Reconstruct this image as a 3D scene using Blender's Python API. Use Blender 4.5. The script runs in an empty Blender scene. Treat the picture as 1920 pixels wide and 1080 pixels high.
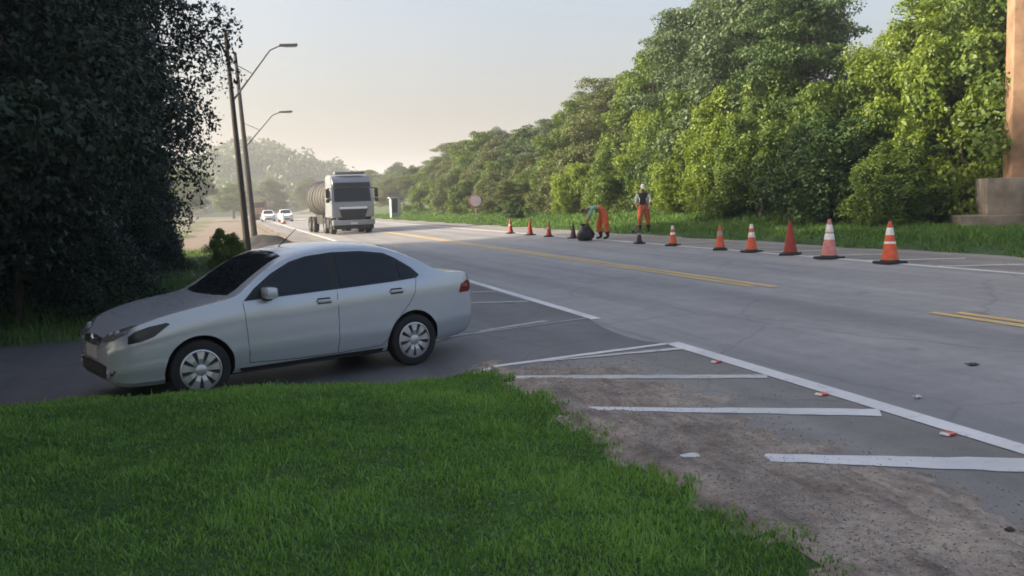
import bpy, bmesh, math, random
import numpy as np
from mathutils import Vector, Matrix

# ------------------------------------------------------------------ camera, sky, sun, exposure
scn = bpy.context.scene
COL = scn.collection
R = math.radians
YAW, PITCH, ROLL = R(17.0), R(5.55), R(2.0)

cam_d = bpy.data.cameras.new("camera")
cam_d.lens = 36.0 * 1700 / 1920
cam_d.sensor_width = 36.0
cam_d.clip_start = 0.05
cam_d.clip_end = 6000
cam = bpy.data.objects.new("camera", cam_d)
COL.objects.link(cam)
_f = Vector((math.sin(YAW) * math.cos(PITCH), math.cos(YAW) * math.cos(PITCH), -math.sin(PITCH)))
_r = Vector((math.cos(YAW), -math.sin(YAW), 0))
_u = _r.cross(_f)
_R = _r * math.cos(ROLL) - _u * math.sin(ROLL)
_U = _r * math.sin(ROLL) + _u * math.cos(ROLL)
cam.matrix_world = Matrix(((_R.x, _U.x, -_f.x, 0), (_R.y, _U.y, -_f.y, 0), (_R.z, _U.z, -_f.z, 1.8), (0, 0, 0, 1)))
scn.camera = cam

SUN_EL, SUN_AZ = R(24), R(-80)          # azimuth measured from +Y towards +X
world = bpy.data.worlds.new("World")
scn.world = world
world.use_nodes = True
wn = world.node_tree
wn.nodes.clear()
sky = wn.nodes.new("ShaderNodeTexSky")
sky.sky_type = 'NISHITA'
sky.sun_disc = False
sky.sun_elevation = SUN_EL
sky.sun_rotation = SUN_AZ
sky.altitude = 250
sky.air_density = 1.0
sky.dust_density = 10.0
sky.ozone_density = 1.0
bg = wn.nodes.new("ShaderNodeBackground")
bg.inputs[1].default_value = 0.15
wo = wn.nodes.new("ShaderNodeOutputWorld")
wn.links.new(sky.outputs[0], bg.inputs[0])
wn.links.new(bg.outputs[0], wo.inputs[0])

sun_d = bpy.data.lights.new("sun", 'SUN')
sun_d.energy = 4.2
sun_d.angle = R(0.6)
sun_d.color = (1.0, 0.87, 0.66)
sun = bpy.data.objects.new("sun", sun_d)
COL.objects.link(sun)
sdir = Vector((math.sin(SUN_AZ) * math.cos(SUN_EL), math.cos(SUN_AZ) * math.cos(SUN_EL), math.sin(SUN_EL)))
sun.rotation_euler = sdir.to_track_quat('Z', 'Y').to_euler()
sun.location = (-40, 40, 40)

scn.view_settings.view_transform = 'Standard'
scn.view_settings.look = 'None'
scn.view_settings.exposure = 1.22
scn.view_settings.gamma = 1.0
scn.view_settings.use_curve_mapping = False
scn.render.engine = 'CYCLES'
cy = scn.cycles
cy.use_denoising = True
cy.denoiser = 'OPENIMAGEDENOISE'
cy.max_bounces = 6
cy.diffuse_bounces = 3
cy.glossy_bounces = 3
cy.transmission_bounces = 4
cy.transparent_max_bounces = 6
cy.volume_bounces = 0
cy.caustics_reflective = False
cy.caustics_refractive = False
cy.sample_clamp_indirect = 6
cy.filter_width = 1.7

rng = np.random.default_rng(11)
random.seed(5)

# ------------------------------------------------------------------ object helpers
def link(o, parent=None):
    COL.objects.link(o)
    if parent is not None:
        o.parent = parent
    return o

def tag(o, label=None, cat=None, group=None, kind=None):
    if label: o["label"] = label
    if cat: o["category"] = cat
    if group: o["group"] = group
    if kind: o["kind"] = kind
    return o

def empty(name, loc=(0, 0, 0), rz=0.0, scale=1.0):
    o = bpy.data.objects.new(name, None)
    o.empty_display_size = 0.2
    o.location = loc
    o.rotation_euler = (0, 0, rz)
    o.scale = (scale,) * 3
    return link(o)

def smooth_angle(me, ang=40):
    me.polygons.foreach_set("use_smooth", [True] * len(me.polygons))
    try:
        me.set_sharp_from_angle(angle=R(ang))
    except Exception:
        pass

def mesh_obj(name, verts, faces, mat, parent=None, smooth=None):
    me = bpy.data.meshes.new(name)
    me.from_pydata([tuple(v) for v in verts], [], [tuple(f) for f in faces])
    mats = mat if isinstance(mat, (list, tuple)) else [mat]
    for m in mats: me.materials.append(m)
    me.update()
    if smooth is not None: smooth_angle(me, smooth)
    return link(bpy.data.objects.new(name, me), parent)

def bm_obj(name, bm, mat, parent=None, smooth=None):
    me = bpy.data.meshes.new(name)
    bmesh.ops.recalc_face_normals(bm, faces=bm.faces)
    bm.to_mesh(me); bm.free()
    mats = mat if isinstance(mat, (list, tuple)) else [mat]
    for m in mats: me.materials.append(m)
    if smooth is not None: smooth_angle(me, smooth)
    return link(bpy.data.objects.new(name, me), parent)

def fast_mesh(name, verts, quads, mat, tint=None):
    """numpy quads -> mesh (n*4 verts in face order)"""
    me = bpy.data.meshes.new(name)
    n = len(quads)
    k = quads.shape[1]
    me.vertices.add(len(verts))
    me.vertices.foreach_set("co", np.ascontiguousarray(verts, dtype=np.float32).ravel())
    me.loops.add(n * k)
    me.loops.foreach_set("vertex_index", np.ascontiguousarray(quads, dtype=np.int32).ravel())
    me.polygons.add(n)
    me.polygons.foreach_set("loop_start", np.arange(0, n * k, k, dtype=np.int32))
    me.update(calc_edges=True)
    if tint is not None:
        a = me.attributes.new("tint", 'FLOAT', 'FACE')
        a.data.foreach_set("value", np.ascontiguousarray(tint, dtype=np.float32))
    me.materials.append(mat)
    return me

def box(bm, c, s, rot=None, bevel=0.0, taper=None):
    m = Matrix.Translation(c)
    if rot is not None: m = m @ rot
    r = bmesh.ops.create_cube(bm, size=1.0)
    vs = r["verts"]
    for v in vs:
        v.co = Vector((v.co.x * s[0], v.co.y * s[1], v.co.z * s[2]))
        if taper and v.co.z > 0:
            v.co.x *= taper; v.co.y *= taper
    if bevel > 0:
        es = list({e for v in vs for e in v.link_edges})
        rr = bmesh.ops.bevel(bm, geom=es, offset=bevel, segments=2, affect='EDGES', profile=0.6)
        vs = list({v for f in rr["faces"] for v in f.verts} | {v for v in vs if v.is_valid})
    for v in vs: v.co = m @ v.co
    return vs

def tube(bm, pts, rads, seg=8, cap=True):
    pts = [Vector(p) for p in pts]
    if not hasattr(rads, '__len__'): rads = [rads] * len(pts)
    rings = []
    for i, p in enumerate(pts):
        d = (pts[min(i + 1, len(pts) - 1)] - pts[max(i - 1, 0)]).normalized()
        a = d.cross(Vector((0, 0, 1)))
        if a.length < 1e-3: a = d.cross(Vector((1, 0, 0)))
        a.normalize(); b = d.cross(a)
        rings.append([bm.verts.new(p + (a * math.cos(2 * math.pi * k / seg) + b * math.sin(2 * math.pi * k / seg)) * rads[i]) for k in range(seg)])
    for i in range(len(rings) - 1):
        for k in range(seg):
            bm.faces.new((rings[i][k], rings[i][(k + 1) % seg], rings[i + 1][(k + 1) % seg], rings[i + 1][k]))
    if cap:
        bm.faces.new(rings[0][::-1]); bm.faces.new(rings[-1])

def lathe(bm, prof, axis='Z', seg=24, c=(0, 0, 0), cap=True):
    """prof: list of (r, h) ; axis of revolution"""
    c = Vector(c)
    rings = []
    for r, h in prof:
        ring = []
        for k in range(seg):
            a = 2 * math.pi * k / seg
            if axis == 'Z': p = Vector((r * math.cos(a), r * math.sin(a), h))
            elif axis == 'Y': p = Vector((r * math.cos(a), h, r * math.sin(a)))
            else: p = Vector((h, r * math.cos(a), r * math.sin(a)))
            ring.append(bm.verts.new(c + p))
        rings.append(ring)
    for i in range(len(rings) - 1):
        for k in range(seg):
            bm.faces.new((rings[i][k], rings[i][(k + 1) % seg], rings[i + 1][(k + 1) % seg], rings[i + 1][k]))
    if cap:
        bm.faces.new(rings[0][::-1]); bm.faces.new(rings[-1])

def copy_tree(o, parent=None):
    c = o.copy()
    COL.objects.link(c)
    c.parent = parent
    for ch in list(o.children):
        copy_tree(ch, c)
    return c

# ------------------------------------------------------------------ materials
MATS = {}
class NT:
    def __init__(s, name):
        s.m = bpy.data.materials.new(name); s.m.use_nodes = True
        s.t = s.m.node_tree; s.b = s.t.nodes["Principled BSDF"]
        s.out = s.t.nodes["Material Output"]
        MATS[name] = s.m
    def n(s, typ, **kw):
        nd = s.t.nodes.new("ShaderNode" + typ)
        for k, v in kw.items():
            if k.startswith("_"): setattr(nd, k[1:], v)
            else: nd.inputs[k].default_value = v
        return nd
    def l(s, a, b): s.t.links.new(a, b)
    def coord(s, kind="Object", scale=(1, 1, 1)):
        tc = s.n("TexCoord"); mp = s.n("Mapping")
        mp.inputs["Scale"].default_value = scale
        s.l(tc.outputs[kind], mp.inputs[0])
        return mp.outputs[0]
    def noise(s, co, scale, detail=5, rough=.6, dist=0.0):
        nd = s.n("TexNoise", Scale=scale, Detail=detail, Roughness=rough, Distortion=dist)
        s.l(co, nd.inputs["Vector"])
        return nd.outputs["Fac"]
    def ramp(s, fac, stops, interp='LINEAR'):
        r = s.n("ValToRGB"); r.color_ramp.interpolation = interp
        els = r.color_ramp.elements
        while len(els) < len(stops): els.new(0.5)
        for e, (p, c) in zip(els, stops):
            e.position = p; e.color = (c[0], c[1], c[2], 1) if hasattr(c, '__len__') else (c, c, c, 1)
        s.l(fac, r.inputs[0])
        return r.outputs[0]
    def mix(s, fac, a, b, mode='MIX'):
        nd = s.n("Mix", _data_type='RGBA', _blend_type=mode)
        for sock, v in ((nd.inputs[0], fac), (nd.inputs[6], a), (nd.inputs[7], b)):
            if isinstance(v, bpy.types.NodeSocket): s.l(v, sock)
            elif hasattr(v, '__len__'): sock.default_value = (v[0], v[1], v[2], 1)
            else: sock.default_value = v
        return nd.outputs[2]
    def bump(s, h, strength=.3, dist=.01):
        b = s.n("Bump", Strength=strength, Distance=dist)
        s.l(h, b.inputs["Height"]); s.l(b.outputs[0], s.b.inputs["Normal"])
    def base(s, c):
        if isinstance(c, bpy.types.NodeSocket): s.l(c, s.b.inputs["Base Color"])
        else: s.b.inputs["Base Color"].default_value = (c[0], c[1], c[2], 1)

def simple(name, col, rough=.6, metal=0.0, var=.25, nscale=6.0, coat=0.0, bump=0.0, spec=.5):
    t = NT(name)
    co = t.coord("Object")
    n = t.noise(co, nscale, 6, .65)
    lo = [c * (1 - var) for c in col]; hi = [min(1, c * (1 + var)) for c in col]
    t.base(t.ramp(n, [(.3, lo), (.7, hi)]))
    t.b.inputs["Roughness"].default_value = rough
    t.b.inputs["Metallic"].default_value = metal
    t.b.inputs["Coat Weight"].default_value = coat
    t.b.inputs["Coat Roughness"].default_value = .08
    t.b.inputs["Specular IOR Level"].default_value = spec
    if bump: t.bump(n, bump, .02)
    return t.m

def asphalt(name, base, wear=.2, seed=0.0, crack=True, warm=0.0):
    t = NT(name)
    tc = t.n("TexCoord")
    mp = t.n("Mapping"); mp.inputs["Location"].default_value = (seed, seed * 2, 0)
    t.l(tc.outputs["Object"], mp.inputs[0]); co = mp.outputs[0]
    mp2 = t.n("Mapping"); mp2.inputs["Scale"].default_value = (1.3, .05, 1); mp2.inputs["Location"].default_value = (seed, 0, 0)
    t.l(tc.outputs["Object"], mp2.inputs[0])
    big = t.noise(co, .35, 4, .55)
    lanes = t.noise(mp2.outputs[0], 1.0, 4, .6)
    mid = t.noise(co, 3.0, 6, .65)
    fine = t.noise(co, 90.0, 3, .7)
    b = base
    c1 = t.ramp(big, [(.3, [x * (1 - wear) for x in b]), (.7, [x * (1 + wear) for x in b])])
    c2 = t.ramp(lanes, [(.35, (.66, .66, .67)), (.62, (1.14, 1.13, 1.12))])
    c = t.mix(.8, c1, c2, 'MULTIPLY')
    c3 = t.ramp(mid, [(.25, (.70, .70, .71)), (.6, (1.05, 1.05, 1.05))])
    c = t.mix(.6, c, c3, 'MULTIPLY')
    c4 = t.ramp(fine, [(.3, (.6, .6, .6)), (.7, (1.3, 1.3, 1.3))])
    c = t.mix(.55, c, c4, 'MULTIPLY')
    if crack:
        v = t.n("TexVoronoi", Scale=.42); v.feature = 'DISTANCE_TO_EDGE'
        nz = t.n("TexNoise", Scale=1.5, Detail=4)
        t.l(co, nz.inputs["Vector"])
        mx = t.mix(.22, co, nz.outputs["Color"])
        t.l(mx, v.inputs["Vector"])
        k = t.ramp(v.outputs["Distance"], [(.0, (.62, .62, .62)), (.011, (1, 1, 1))])
        c = t.mix(.55, c, k, 'MULTIPLY')
        # oil spots
        sp = t.noise(co, 1.4, 2, .4)
        so = t.ramp(sp, [(.24, (.6, .6, .6)), (.30, (1, 1, 1))])
        c = t.mix(.6, c, so, 'MULTIPLY')
    t.base(c)
    t.b.inputs["Roughness"].default_value = .62
    t.bump(fine, .35, .006)
    return t.m

def paint(name, col, asph, amount=.5):
    t = NT(name)
    co = t.coord("Object")
    n = t.noise(co, 7.0, 8, .75)
    f = t.noise(co, 60.0, 3, .7)
    nn = t.mix(.35, n, f)
    k = t.ramp(nn, [(amount - .09, (0, 0, 0)), (amount + .03, (1, 1, 1))])
    d = t.noise(co, 1.1, 5, .6)
    cc = t.ramp(d, [(.3, [x * .72 for x in col]), (.7, col)])
    t.base(t.mix(k, asph, cc))
    t.b.inputs["Roughness"].default_value = .55
    return t.m

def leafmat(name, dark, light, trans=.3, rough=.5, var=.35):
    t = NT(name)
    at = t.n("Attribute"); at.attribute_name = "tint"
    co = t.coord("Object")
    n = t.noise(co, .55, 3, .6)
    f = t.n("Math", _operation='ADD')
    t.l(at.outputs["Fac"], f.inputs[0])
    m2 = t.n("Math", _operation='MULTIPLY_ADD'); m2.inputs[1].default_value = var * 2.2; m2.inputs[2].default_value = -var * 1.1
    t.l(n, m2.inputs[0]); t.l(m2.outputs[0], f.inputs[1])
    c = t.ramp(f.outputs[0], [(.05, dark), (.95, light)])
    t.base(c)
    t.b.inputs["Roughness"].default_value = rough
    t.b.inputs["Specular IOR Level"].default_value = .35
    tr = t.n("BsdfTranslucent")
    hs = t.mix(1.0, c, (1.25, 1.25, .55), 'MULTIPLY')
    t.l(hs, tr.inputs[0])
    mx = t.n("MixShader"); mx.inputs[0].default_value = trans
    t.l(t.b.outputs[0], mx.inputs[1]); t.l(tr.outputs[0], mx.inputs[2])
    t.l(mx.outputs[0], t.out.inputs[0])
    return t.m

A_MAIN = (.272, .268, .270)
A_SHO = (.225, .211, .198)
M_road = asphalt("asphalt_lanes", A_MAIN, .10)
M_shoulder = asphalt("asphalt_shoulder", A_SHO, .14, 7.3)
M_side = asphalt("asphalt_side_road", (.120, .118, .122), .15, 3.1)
M_white = paint("white_road_paint", (.74, .74, .74), A_MAIN, .425)
M_worn = paint("worn_white_paint", (.62, .61, .59), A_SHO, .46)
M_ghost = paint("faded_white_paint", (.42, .42, .42), A_SHO, .50)
M_yellow = paint("yellow_road_paint", (.64, .46, .19), A_MAIN, .40)

def mat_gravel():
    t = NT("gravel_dirt")
    co = t.coord("Object")
    a = t.noise(co, 1.6, 5, .6); b = t.noise(co, 14, 6, .7); f = t.noise(co, 120, 3, .7)
    c = t.ramp(a, [(.3, (.25, .21, .18)), (.55, (.40, .34, .288)), (.75, (.48, .41, .34))])
    c = t.mix(.75, c, t.ramp(b, [(.3, (.5, .5, .5)), (.65, (1.15, 1.13, 1.1))]), 'MULTIPLY')
    st = t.noise(t.coord("Object", (3.2, .8, 1)), 1.6, 6, .7)
    c = t.mix(.8, c, t.ramp(st, [(.36, (.50, .48, .48)), (.52, (1.05, 1.04, 1.03))]), 'MULTIPLY')
    c = t.mix(.6, c, t.ramp(f, [(.3, (.55, .55, .55)), (.7, (1.3, 1.3, 1.3))]), 'MULTIPLY')
    t.base(c); t.b.inputs["Roughness"].default_value = .95
    t.bump(t.mix(.5, b, f), .7, .02)
    return t.m
M_gravel = mat_gravel()

def mat_ground():
    t = NT("ground_soil")
    co = t.coord("Object")
    a = t.noise(co, .12, 5, .6); b = t.noise(co, 3, 6, .7)
    c = t.ramp(a, [(.35, (.06, .085, .028)), (.5, (.10, .105, .045)), (.68, (.19, .15, .10))])
    c = t.mix(.6, c, t.ramp(b, [(.3, (.6, .6, .6)), (.7, (1.2, 1.2, 1.2))]), 'MULTIPLY')
    t.base(c); t.b.inputs["Roughness"].default_value = .95
    t.bump(b, .6, .06)
    return t.m
M_ground = mat_ground()
M_lawnsoil = simple("lawn_soil", (.040, .085, .020), .95, var=.5, nscale=3)
M_dirt = simple("pale_dirt", (.17, .135, .105), .95, var=.3, nscale=.8, bump=.3)
M_verge = simple("verge_soil", (.035, .07, .02), .95, var=.5, nscale=1.2)

# bright, mid, dark, blue-green, olive foliage
M_leaf = {
    'bright': leafmat("foliage_bright", (.085, .145, .022), (.27, .345, .055), .40),
    'mid': leafmat("foliage_mid", (.045, .09, .018), (.18, .25, .045), .34),
    'deep': leafmat("foliage_deep", (.022, .055, .016), (.095, .155, .038), .28),
    'blue': leafmat("foliage_bluegreen", (.045, .08, .04), (.12, .17, .075), .28),
    'olive': leafmat("foliage_olive", (.06, .085, .03), (.165, .19, .07), .3),
    'painted_shade': leafmat("foliage_painted_shade", (.008, .018, .009), (.03, .052, .024), .15),  # shade of the left trees is put into this leaf colour
}
M_bark = simple("bark", (.09, .068, .048), .95, var=.5, nscale=5, bump=.8)
M_grass = leafmat("lawn_blades", (.075, .180, .040), (.27, .45, .115), .36, .55, .30)
M_vgrass = leafmat("verge_blades", (.035, .095, .018), (.12, .22, .045), .3, .6, .3)
M_stone = simple("gravel_stones", (.33, .285, .25), .95, var=.6, nscale=40)

def pix(*a): pass

# ------------------------------------------------------------------ terrain
def sstep(a, b, x):
    t = np.clip((x - a) / (b - a), 0, 1)
    return t * t * (3 - 2 * t)

def gz(X, Y=60.0):
    """height of the natural surface (road cross slope, left fall, right bank)"""
    X = np.asarray(X, dtype=float); Y = np.asarray(Y, dtype=float)
    z = np.where(X < 2.5, .0625 - .1125 * sstep(2.75, 1.85, X), .025 * np.minimum(X, 15))
    z = z + .16 * sstep(14.6, 16.6, X) + .20 * np.maximum(0, np.minimum(X, 70) - 17.5 - 6.5 * sstep(29, 22, Y))
    z = z + .03 * np.maximum(0, -8 - np.maximum(X, -60))
    return z

def Z(x, y=60.0): return float(gz(x, y))

def sheet(name, xs, ys, zf, mat, parent=None, smooth=60):
    xs = np.asarray(xs); ys = np.asarray(ys)
    XX, YY = np.meshgrid(xs, ys)
    ZZ = zf(XX, YY)
    V = np.stack([XX, YY, ZZ], -1).reshape(-1, 3)
    nx, ny = len(xs), len(ys)
    i = np.arange(nx - 1)[None, :] + np.arange(ny - 1)[:, None] * nx
    F = np.stack([i, i + 1, i + 1 + nx, i + nx], -1).reshape(-1, 4)
    me = fast_mesh(name, V, F, mat)
    me.polygons.foreach_set("use_smooth", [True] * len(me.polygons))
    return link(bpy.data.objects.new(name, me), parent)

def vnoise(x, y, s=1.0):
    """cheap smooth value noise by sines"""
    return (np.sin(x * 1.7 * s + 1.3 + 1.1 * np.sin(y * 1.1 * s)) + np.sin(y * 2.3 * s + .7 + 1.3 * np.sin(x * .9 * s + 2)) +
            .6 * np.sin(x * 4.1 * s - y * 3.3 * s + 1) + .4 * np.sin(x * 7.9 * s + y * 9.1 * s)) / 3.0

_gx = np.unique(np.concatenate([np.linspace(-2500, -100, 14), np.linspace(-100, -8, 24), np.linspace(-8, 40, 97), np.linspace(40, 120, 21), np.linspace(120, 2500, 14)]))
_gy = np.unique(np.concatenate([np.linspace(-2500, -40, 14), np.linspace(-40, 140, 181), np.linspace(140, 420, 60), np.linspace(420, 2500, 14)]))
def ground_z(X, Y):
    z = gz(X, Y)
    corridor = sstep(-31, -29, X) * 0
    inroad = ((X > 2.6) & (X < 14.9) & (Y < 330)) | ((X < 3.4) & (Y > -5) & (Y < 14.6) & (X > -15))
    z = np.where(inroad, z - .12, z + .05 * vnoise(X * .7, Y * .7) * sstep(15, 18, np.abs(X)) - .01)
    return z
tag(sheet("ground", _gx, _gy, ground_z, M_ground), kind='structure')

def yseq(a, b, s): return np.linspace(a, b, max(2, int((b - a) / s) + 1))
road = tag(sheet("road", np.linspace(4.62, 12.55, 9), yseq(-20, 330, 2.0), lambda X, Y: gz(X), M_road), kind='structure')

def _shx(Y): return 0
# left shoulder: two lengths either side of the entrance, right shoulder
def strip(name, x0f, x1f, y0, y1, n, step, mat, dz=0.0):
    ys = yseq(y0, y1, step)
    V = []; F = []
    for j, y in enumerate(ys):
        a, b = x0f(y), x1f(y)
        for i in range(n + 1):
            x = a + (b - a) * i / n
            V.append((x, y, Z(x) + dz))
    for j in range(len(ys) - 1):
        for i in range(n):
            k = j * (n + 1) + i
            F.append((k, k + 1, k + n + 2, k + n + 1))
    return mesh_obj(name, V, F, mat, None, 60)

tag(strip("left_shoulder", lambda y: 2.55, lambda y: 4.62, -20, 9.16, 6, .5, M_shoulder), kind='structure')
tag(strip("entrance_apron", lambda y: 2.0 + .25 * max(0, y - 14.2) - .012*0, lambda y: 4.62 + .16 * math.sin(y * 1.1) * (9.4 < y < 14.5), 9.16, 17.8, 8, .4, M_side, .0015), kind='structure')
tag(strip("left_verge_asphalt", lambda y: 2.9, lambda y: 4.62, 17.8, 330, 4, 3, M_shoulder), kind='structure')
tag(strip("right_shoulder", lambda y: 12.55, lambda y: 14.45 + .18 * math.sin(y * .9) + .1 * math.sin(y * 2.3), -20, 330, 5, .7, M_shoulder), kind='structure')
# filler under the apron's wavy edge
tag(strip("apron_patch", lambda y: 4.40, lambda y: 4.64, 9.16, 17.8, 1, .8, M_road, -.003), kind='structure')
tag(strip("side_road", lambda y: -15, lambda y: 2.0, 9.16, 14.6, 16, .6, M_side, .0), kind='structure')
tag(strip("dirt_layby", lambda y: -3.0 + .6 * math.sin(y * .3), lambda y: 2.98 + .2 * math.sin(y * .7), 26, 200, 8, 1.5, M_dirt, .012), kind='structure')

# ------------------------------------------------------------------ road paint
def quad_mark(name, p, q, w, mat, dz=.004, n=None, jag=.012, taper=(1, 1)):
    p = Vector(p); q = Vector(q)
    L = (q - p).length
    n = n or max(2, int(L / .12)) if L < 12 else max(2, int(L / 1.5))
    d = (q - p).normalized(); s = Vector((-d.y, d.x))
    rr = random.Random(hash((round(p.x, 2), round(p.y, 2))) & 0xffff)
    V = []; F = []
    for i in range(n + 1):
        c = p + d * (L * i / n)
        tw = taper[0] + (taper[1] - taper[0]) * i / n
        for sg in (-.5, .5):
            e = c + s * (w * tw * sg + rr.uniform(-jag, jag))
            V.append((e.x, e.y, Z(e.x) + dz))
    for i in range(n):
        F.append((2 * i, 2 * i + 2, 2 * i + 3, 2 * i + 1))
    return mesh_obj(name, V, F, mat, road)

quad_mark("edge_line", (4.69, -6), (4.69, 9.22), .17, M_white, .006, n=110, jag=.006)
quad_mark("edge_line", (4.74, 11.55), (4.70, 330), .15, M_white, .006, n=240, jag=.006)
quad_mark("edge_line", (12.30, -6), (12.10, 330), .13, M_white, .006, n=240, jag=.006)
quad_mark("centre_line", (8.32, -6), (8.32, 9.25), .14, M_yellow, .006, n=80, jag=.005)
quad_mark("centre_line", (8.54, -6), (8.54, 9.05), .14, M_yellow, .006, n=80, jag=.005)
quad_mark("centre_line", (8.32, 13.35), (8.38, 330), .15, M_yellow, .006, n=240, jag=.005)
quad_mark("centre_line", (8.54, 13.0), (8.60, 330), .15, M_yellow, .006, n=240, jag=.005)
# entrance edge and hatching on the near left shoulder
quad_mark("entrance_line", (2.2, 9.02), (4.66, 9.20), .11, M_white, .006, jag=.006)
quad_mark("hatch_stripe", (3.05, 9.02), (4.60, 8.84), .12, M_worn, .007, taper=(.3, 1.1))
quad_mark("hatch_stripe", (2.35, 8.52), (4.58, 7.12), .15, M_worn, .005)
quad_mark("hatch_stripe", (2.62, 6.89), (4.56, 5.58), .20, M_white, .005, taper=(.55, 1.05))
quad_mark("hatch_stripe", (2.62, 5.42), (4.60, 4.06), .27, M_white, .005, taper=(.35, 1.1))
# beyond the entrance
quad_mark("hatch_stripe", (2.2, 11.27), (4.68, 11.72), .07, M_ghost, .007)
quad_mark("hatch_stripe", (3.05, 11.52), (4.1, 11.82), .20, M_ghost, .009, taper=(.4, .9))
for k in range(7):
    y = 14.2 + k * 1.9
    quad_mark("hatch_stripe", (3.1, y + .95), (4.62, y), .14, M_ghost, .006)
for k in range(9):
    y = 9.0 + k * 1.95
    quad_mark("hatch_stripe", (12.36, y + .7), (13.75, y - .45), .15, M_worn if k < 6 else M_ghost, .006)

# raised reflective studs
M_studw = simple("stud_white", (.72, .70, .68), .35, var=.1)
M_studr = simple("stud_red", (.62, .06, .05), .3, var=.1)
def stud(x, y, which):
    e = empty("road_stud", (x, y, Z(x) + .004), R(8))
    bm = bmesh.new(); box(bm, (0, 0, .009), (.085, .075, .016), bevel=.005, taper=.8)
    bm_obj("base", bm, M_studw, e, 40)
    bm = bmesh.new(); box(bm, (.01, -.036, .010), (.06, .014, .011)); box(bm, (.008, 0, .0175), (.055, .05, .003))
    bm_obj("reflector", bm, M_studr, e)
    tag(e, which, "road stud", "raised road studs beside the white edge line")
stud(4.54, 4.89, "small red and white road stud beside the edge line, nearest the camera")
stud(4.54, 6.27, "small red and white road stud beside the edge line, second from the camera")
stud(4.53, 7.95, "small red and white road stud by the edge line, closest to the entrance")

# ------------------------------------------------------------------ gravel shoulder
def gravel_z(X, Y):
    t = .045 - .062 * sstep(2.95, 4.2, X + .28 * vnoise(X * .9, Y * 1.1) + .10 * vnoise(X * 3, Y * 4))
    t = t + .012 * vnoise(X * 5, Y * 5) + .006 * vnoise(X * 14, Y * 13) - .02 * np.exp(-((X - 3.05 - .05 * np.sin(Y)) / .12) ** 2)
    t = t - .075 * sstep(8.2, 9.1, Y) * (.35 + sstep(2.4, 3.3, X))
    for (ax, ay, bx, by) in ((2.2, 8.61, 4.58, 7.12), (2.62, 6.89, 4.56, 5.58), (3.08, 5.10, 4.54, 4.10)):
        # traffic keeps the painted stripes half swept
        dd = np.abs((X - ax) * (by - ay) - (Y - ay) * (bx - ax)) / math.hypot(bx - ax, by - ay)
        t = t - .06 * np.exp(-(dd / .15) ** 4) * sstep(ax - .1, ax + .25, X) * (.9 + .3 * vnoise(X * 3 + 4, Y * 3))
    t = t - .05 * np.exp(-(((X - 2.80) / .12) ** 2 + ((Y - 5.29) / .10) ** 2))
    t = t - .06 * sstep(2.7, 1.9, X)
    return gz(X) + t
tag(sheet("gravel_shoulder", np.linspace(1.9, 4.3, 110), np.linspace(1.5, 9.4, 240), gravel_z, M_gravel), kind='structure')

def stones(name, n, xf, yf, zf, s0, s1, mat, kind="stuff"):
    base = np.array([(1, 0, 0), (-1, 0, 0), (0, 1, 0), (0, -1, 0), (0, 0, 1), (0, 0, -1)], float)
    tri = np.array([(0, 2, 4), (2, 1, 4), (1, 3, 4), (3, 0, 4), (2, 0, 5), (1, 2, 5), (3, 1, 5), (0, 3, 5)])
    x = xf(n); y = yf(n)
    s = s0 + (s1 - s0) * rng.random(n) ** 3
    jit = rng.uniform(.55, 1.3, (n, 6, 1))
    P = base[None] * jit * s[:, None, None]
    P[:, :, 2] *= .55
    a = rng.uniform(0, 6.28, n); c, q = np.cos(a)[:, None], np.sin(a)[:, None]
    X = P[:, :, 0] * c - P[:, :, 1] * q; Y = P[:, :, 0] * q + P[:, :, 1] * c
    V = np.stack([X + x[:, None], Y + y[:, None], P[:, :, 2] + (zf(x, y))[:, None] + s[:, None] * .2], -1).reshape(-1, 3)
    F = (tri[None] + (np.arange(n) * 6)[:, None, None]).reshape(-1, 3)
    me = fast_mesh(name, V, F, mat)
    o = link(bpy.data.objects.new(name, me))
    return tag(o, kind=kind)
o = stones("gravel", 24000, lambda n: np.clip(2.35 + np.abs(rng.normal(0, .62, n)) + .35 * rng.random(n), 2.3, 4.6), lambda n: 2.0 + 7.0 * rng.random(n) ** 1.2,
           lambda x, y: np.maximum(gravel_z(x, y), gz(x) + .002), .002, .010, M_stone)
tag(o, "loose brown gravel and grit along the near shoulder", "gravel")

# ------------------------------------------------------------------ lawn
def lawn_edge(Y): return 2.47 + .05 * np.sin(Y * 2.1) + .05 * np.sin(Y * 5.3 + 1) + .035 * np.sin(Y * 13.7) - .16 * sstep(8.5, 9.2, Y) ** 2
def lawn_far(X): return 9.08 + .05 * np.sin(X * 3.1) + .03 * np.sin(X * 8) - .02 * X + .25 * sstep(-1.0, -5, X)
def lawn_z(X, Y):
    d = np.minimum(lawn_edge(Y) - X, lawn_far(X) - Y)
    return gz(X) + .03 - .10 * (d < -.05) + .07 * sstep(0, .8, d) + .02 * vnoise(X * .8, Y * .8) + .10 * sstep(2.4, -0.5, X)
tag(sheet("lawn", np.concatenate([np.linspace(-30, -6, 13), np.linspace(-5.8, 2.66, 70)]), np.concatenate([np.linspace(-20, 1, 12), np.linspace(1.2, 9.3, 70)]), lawn_z, M_lawnsoil), kind='structure')

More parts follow.
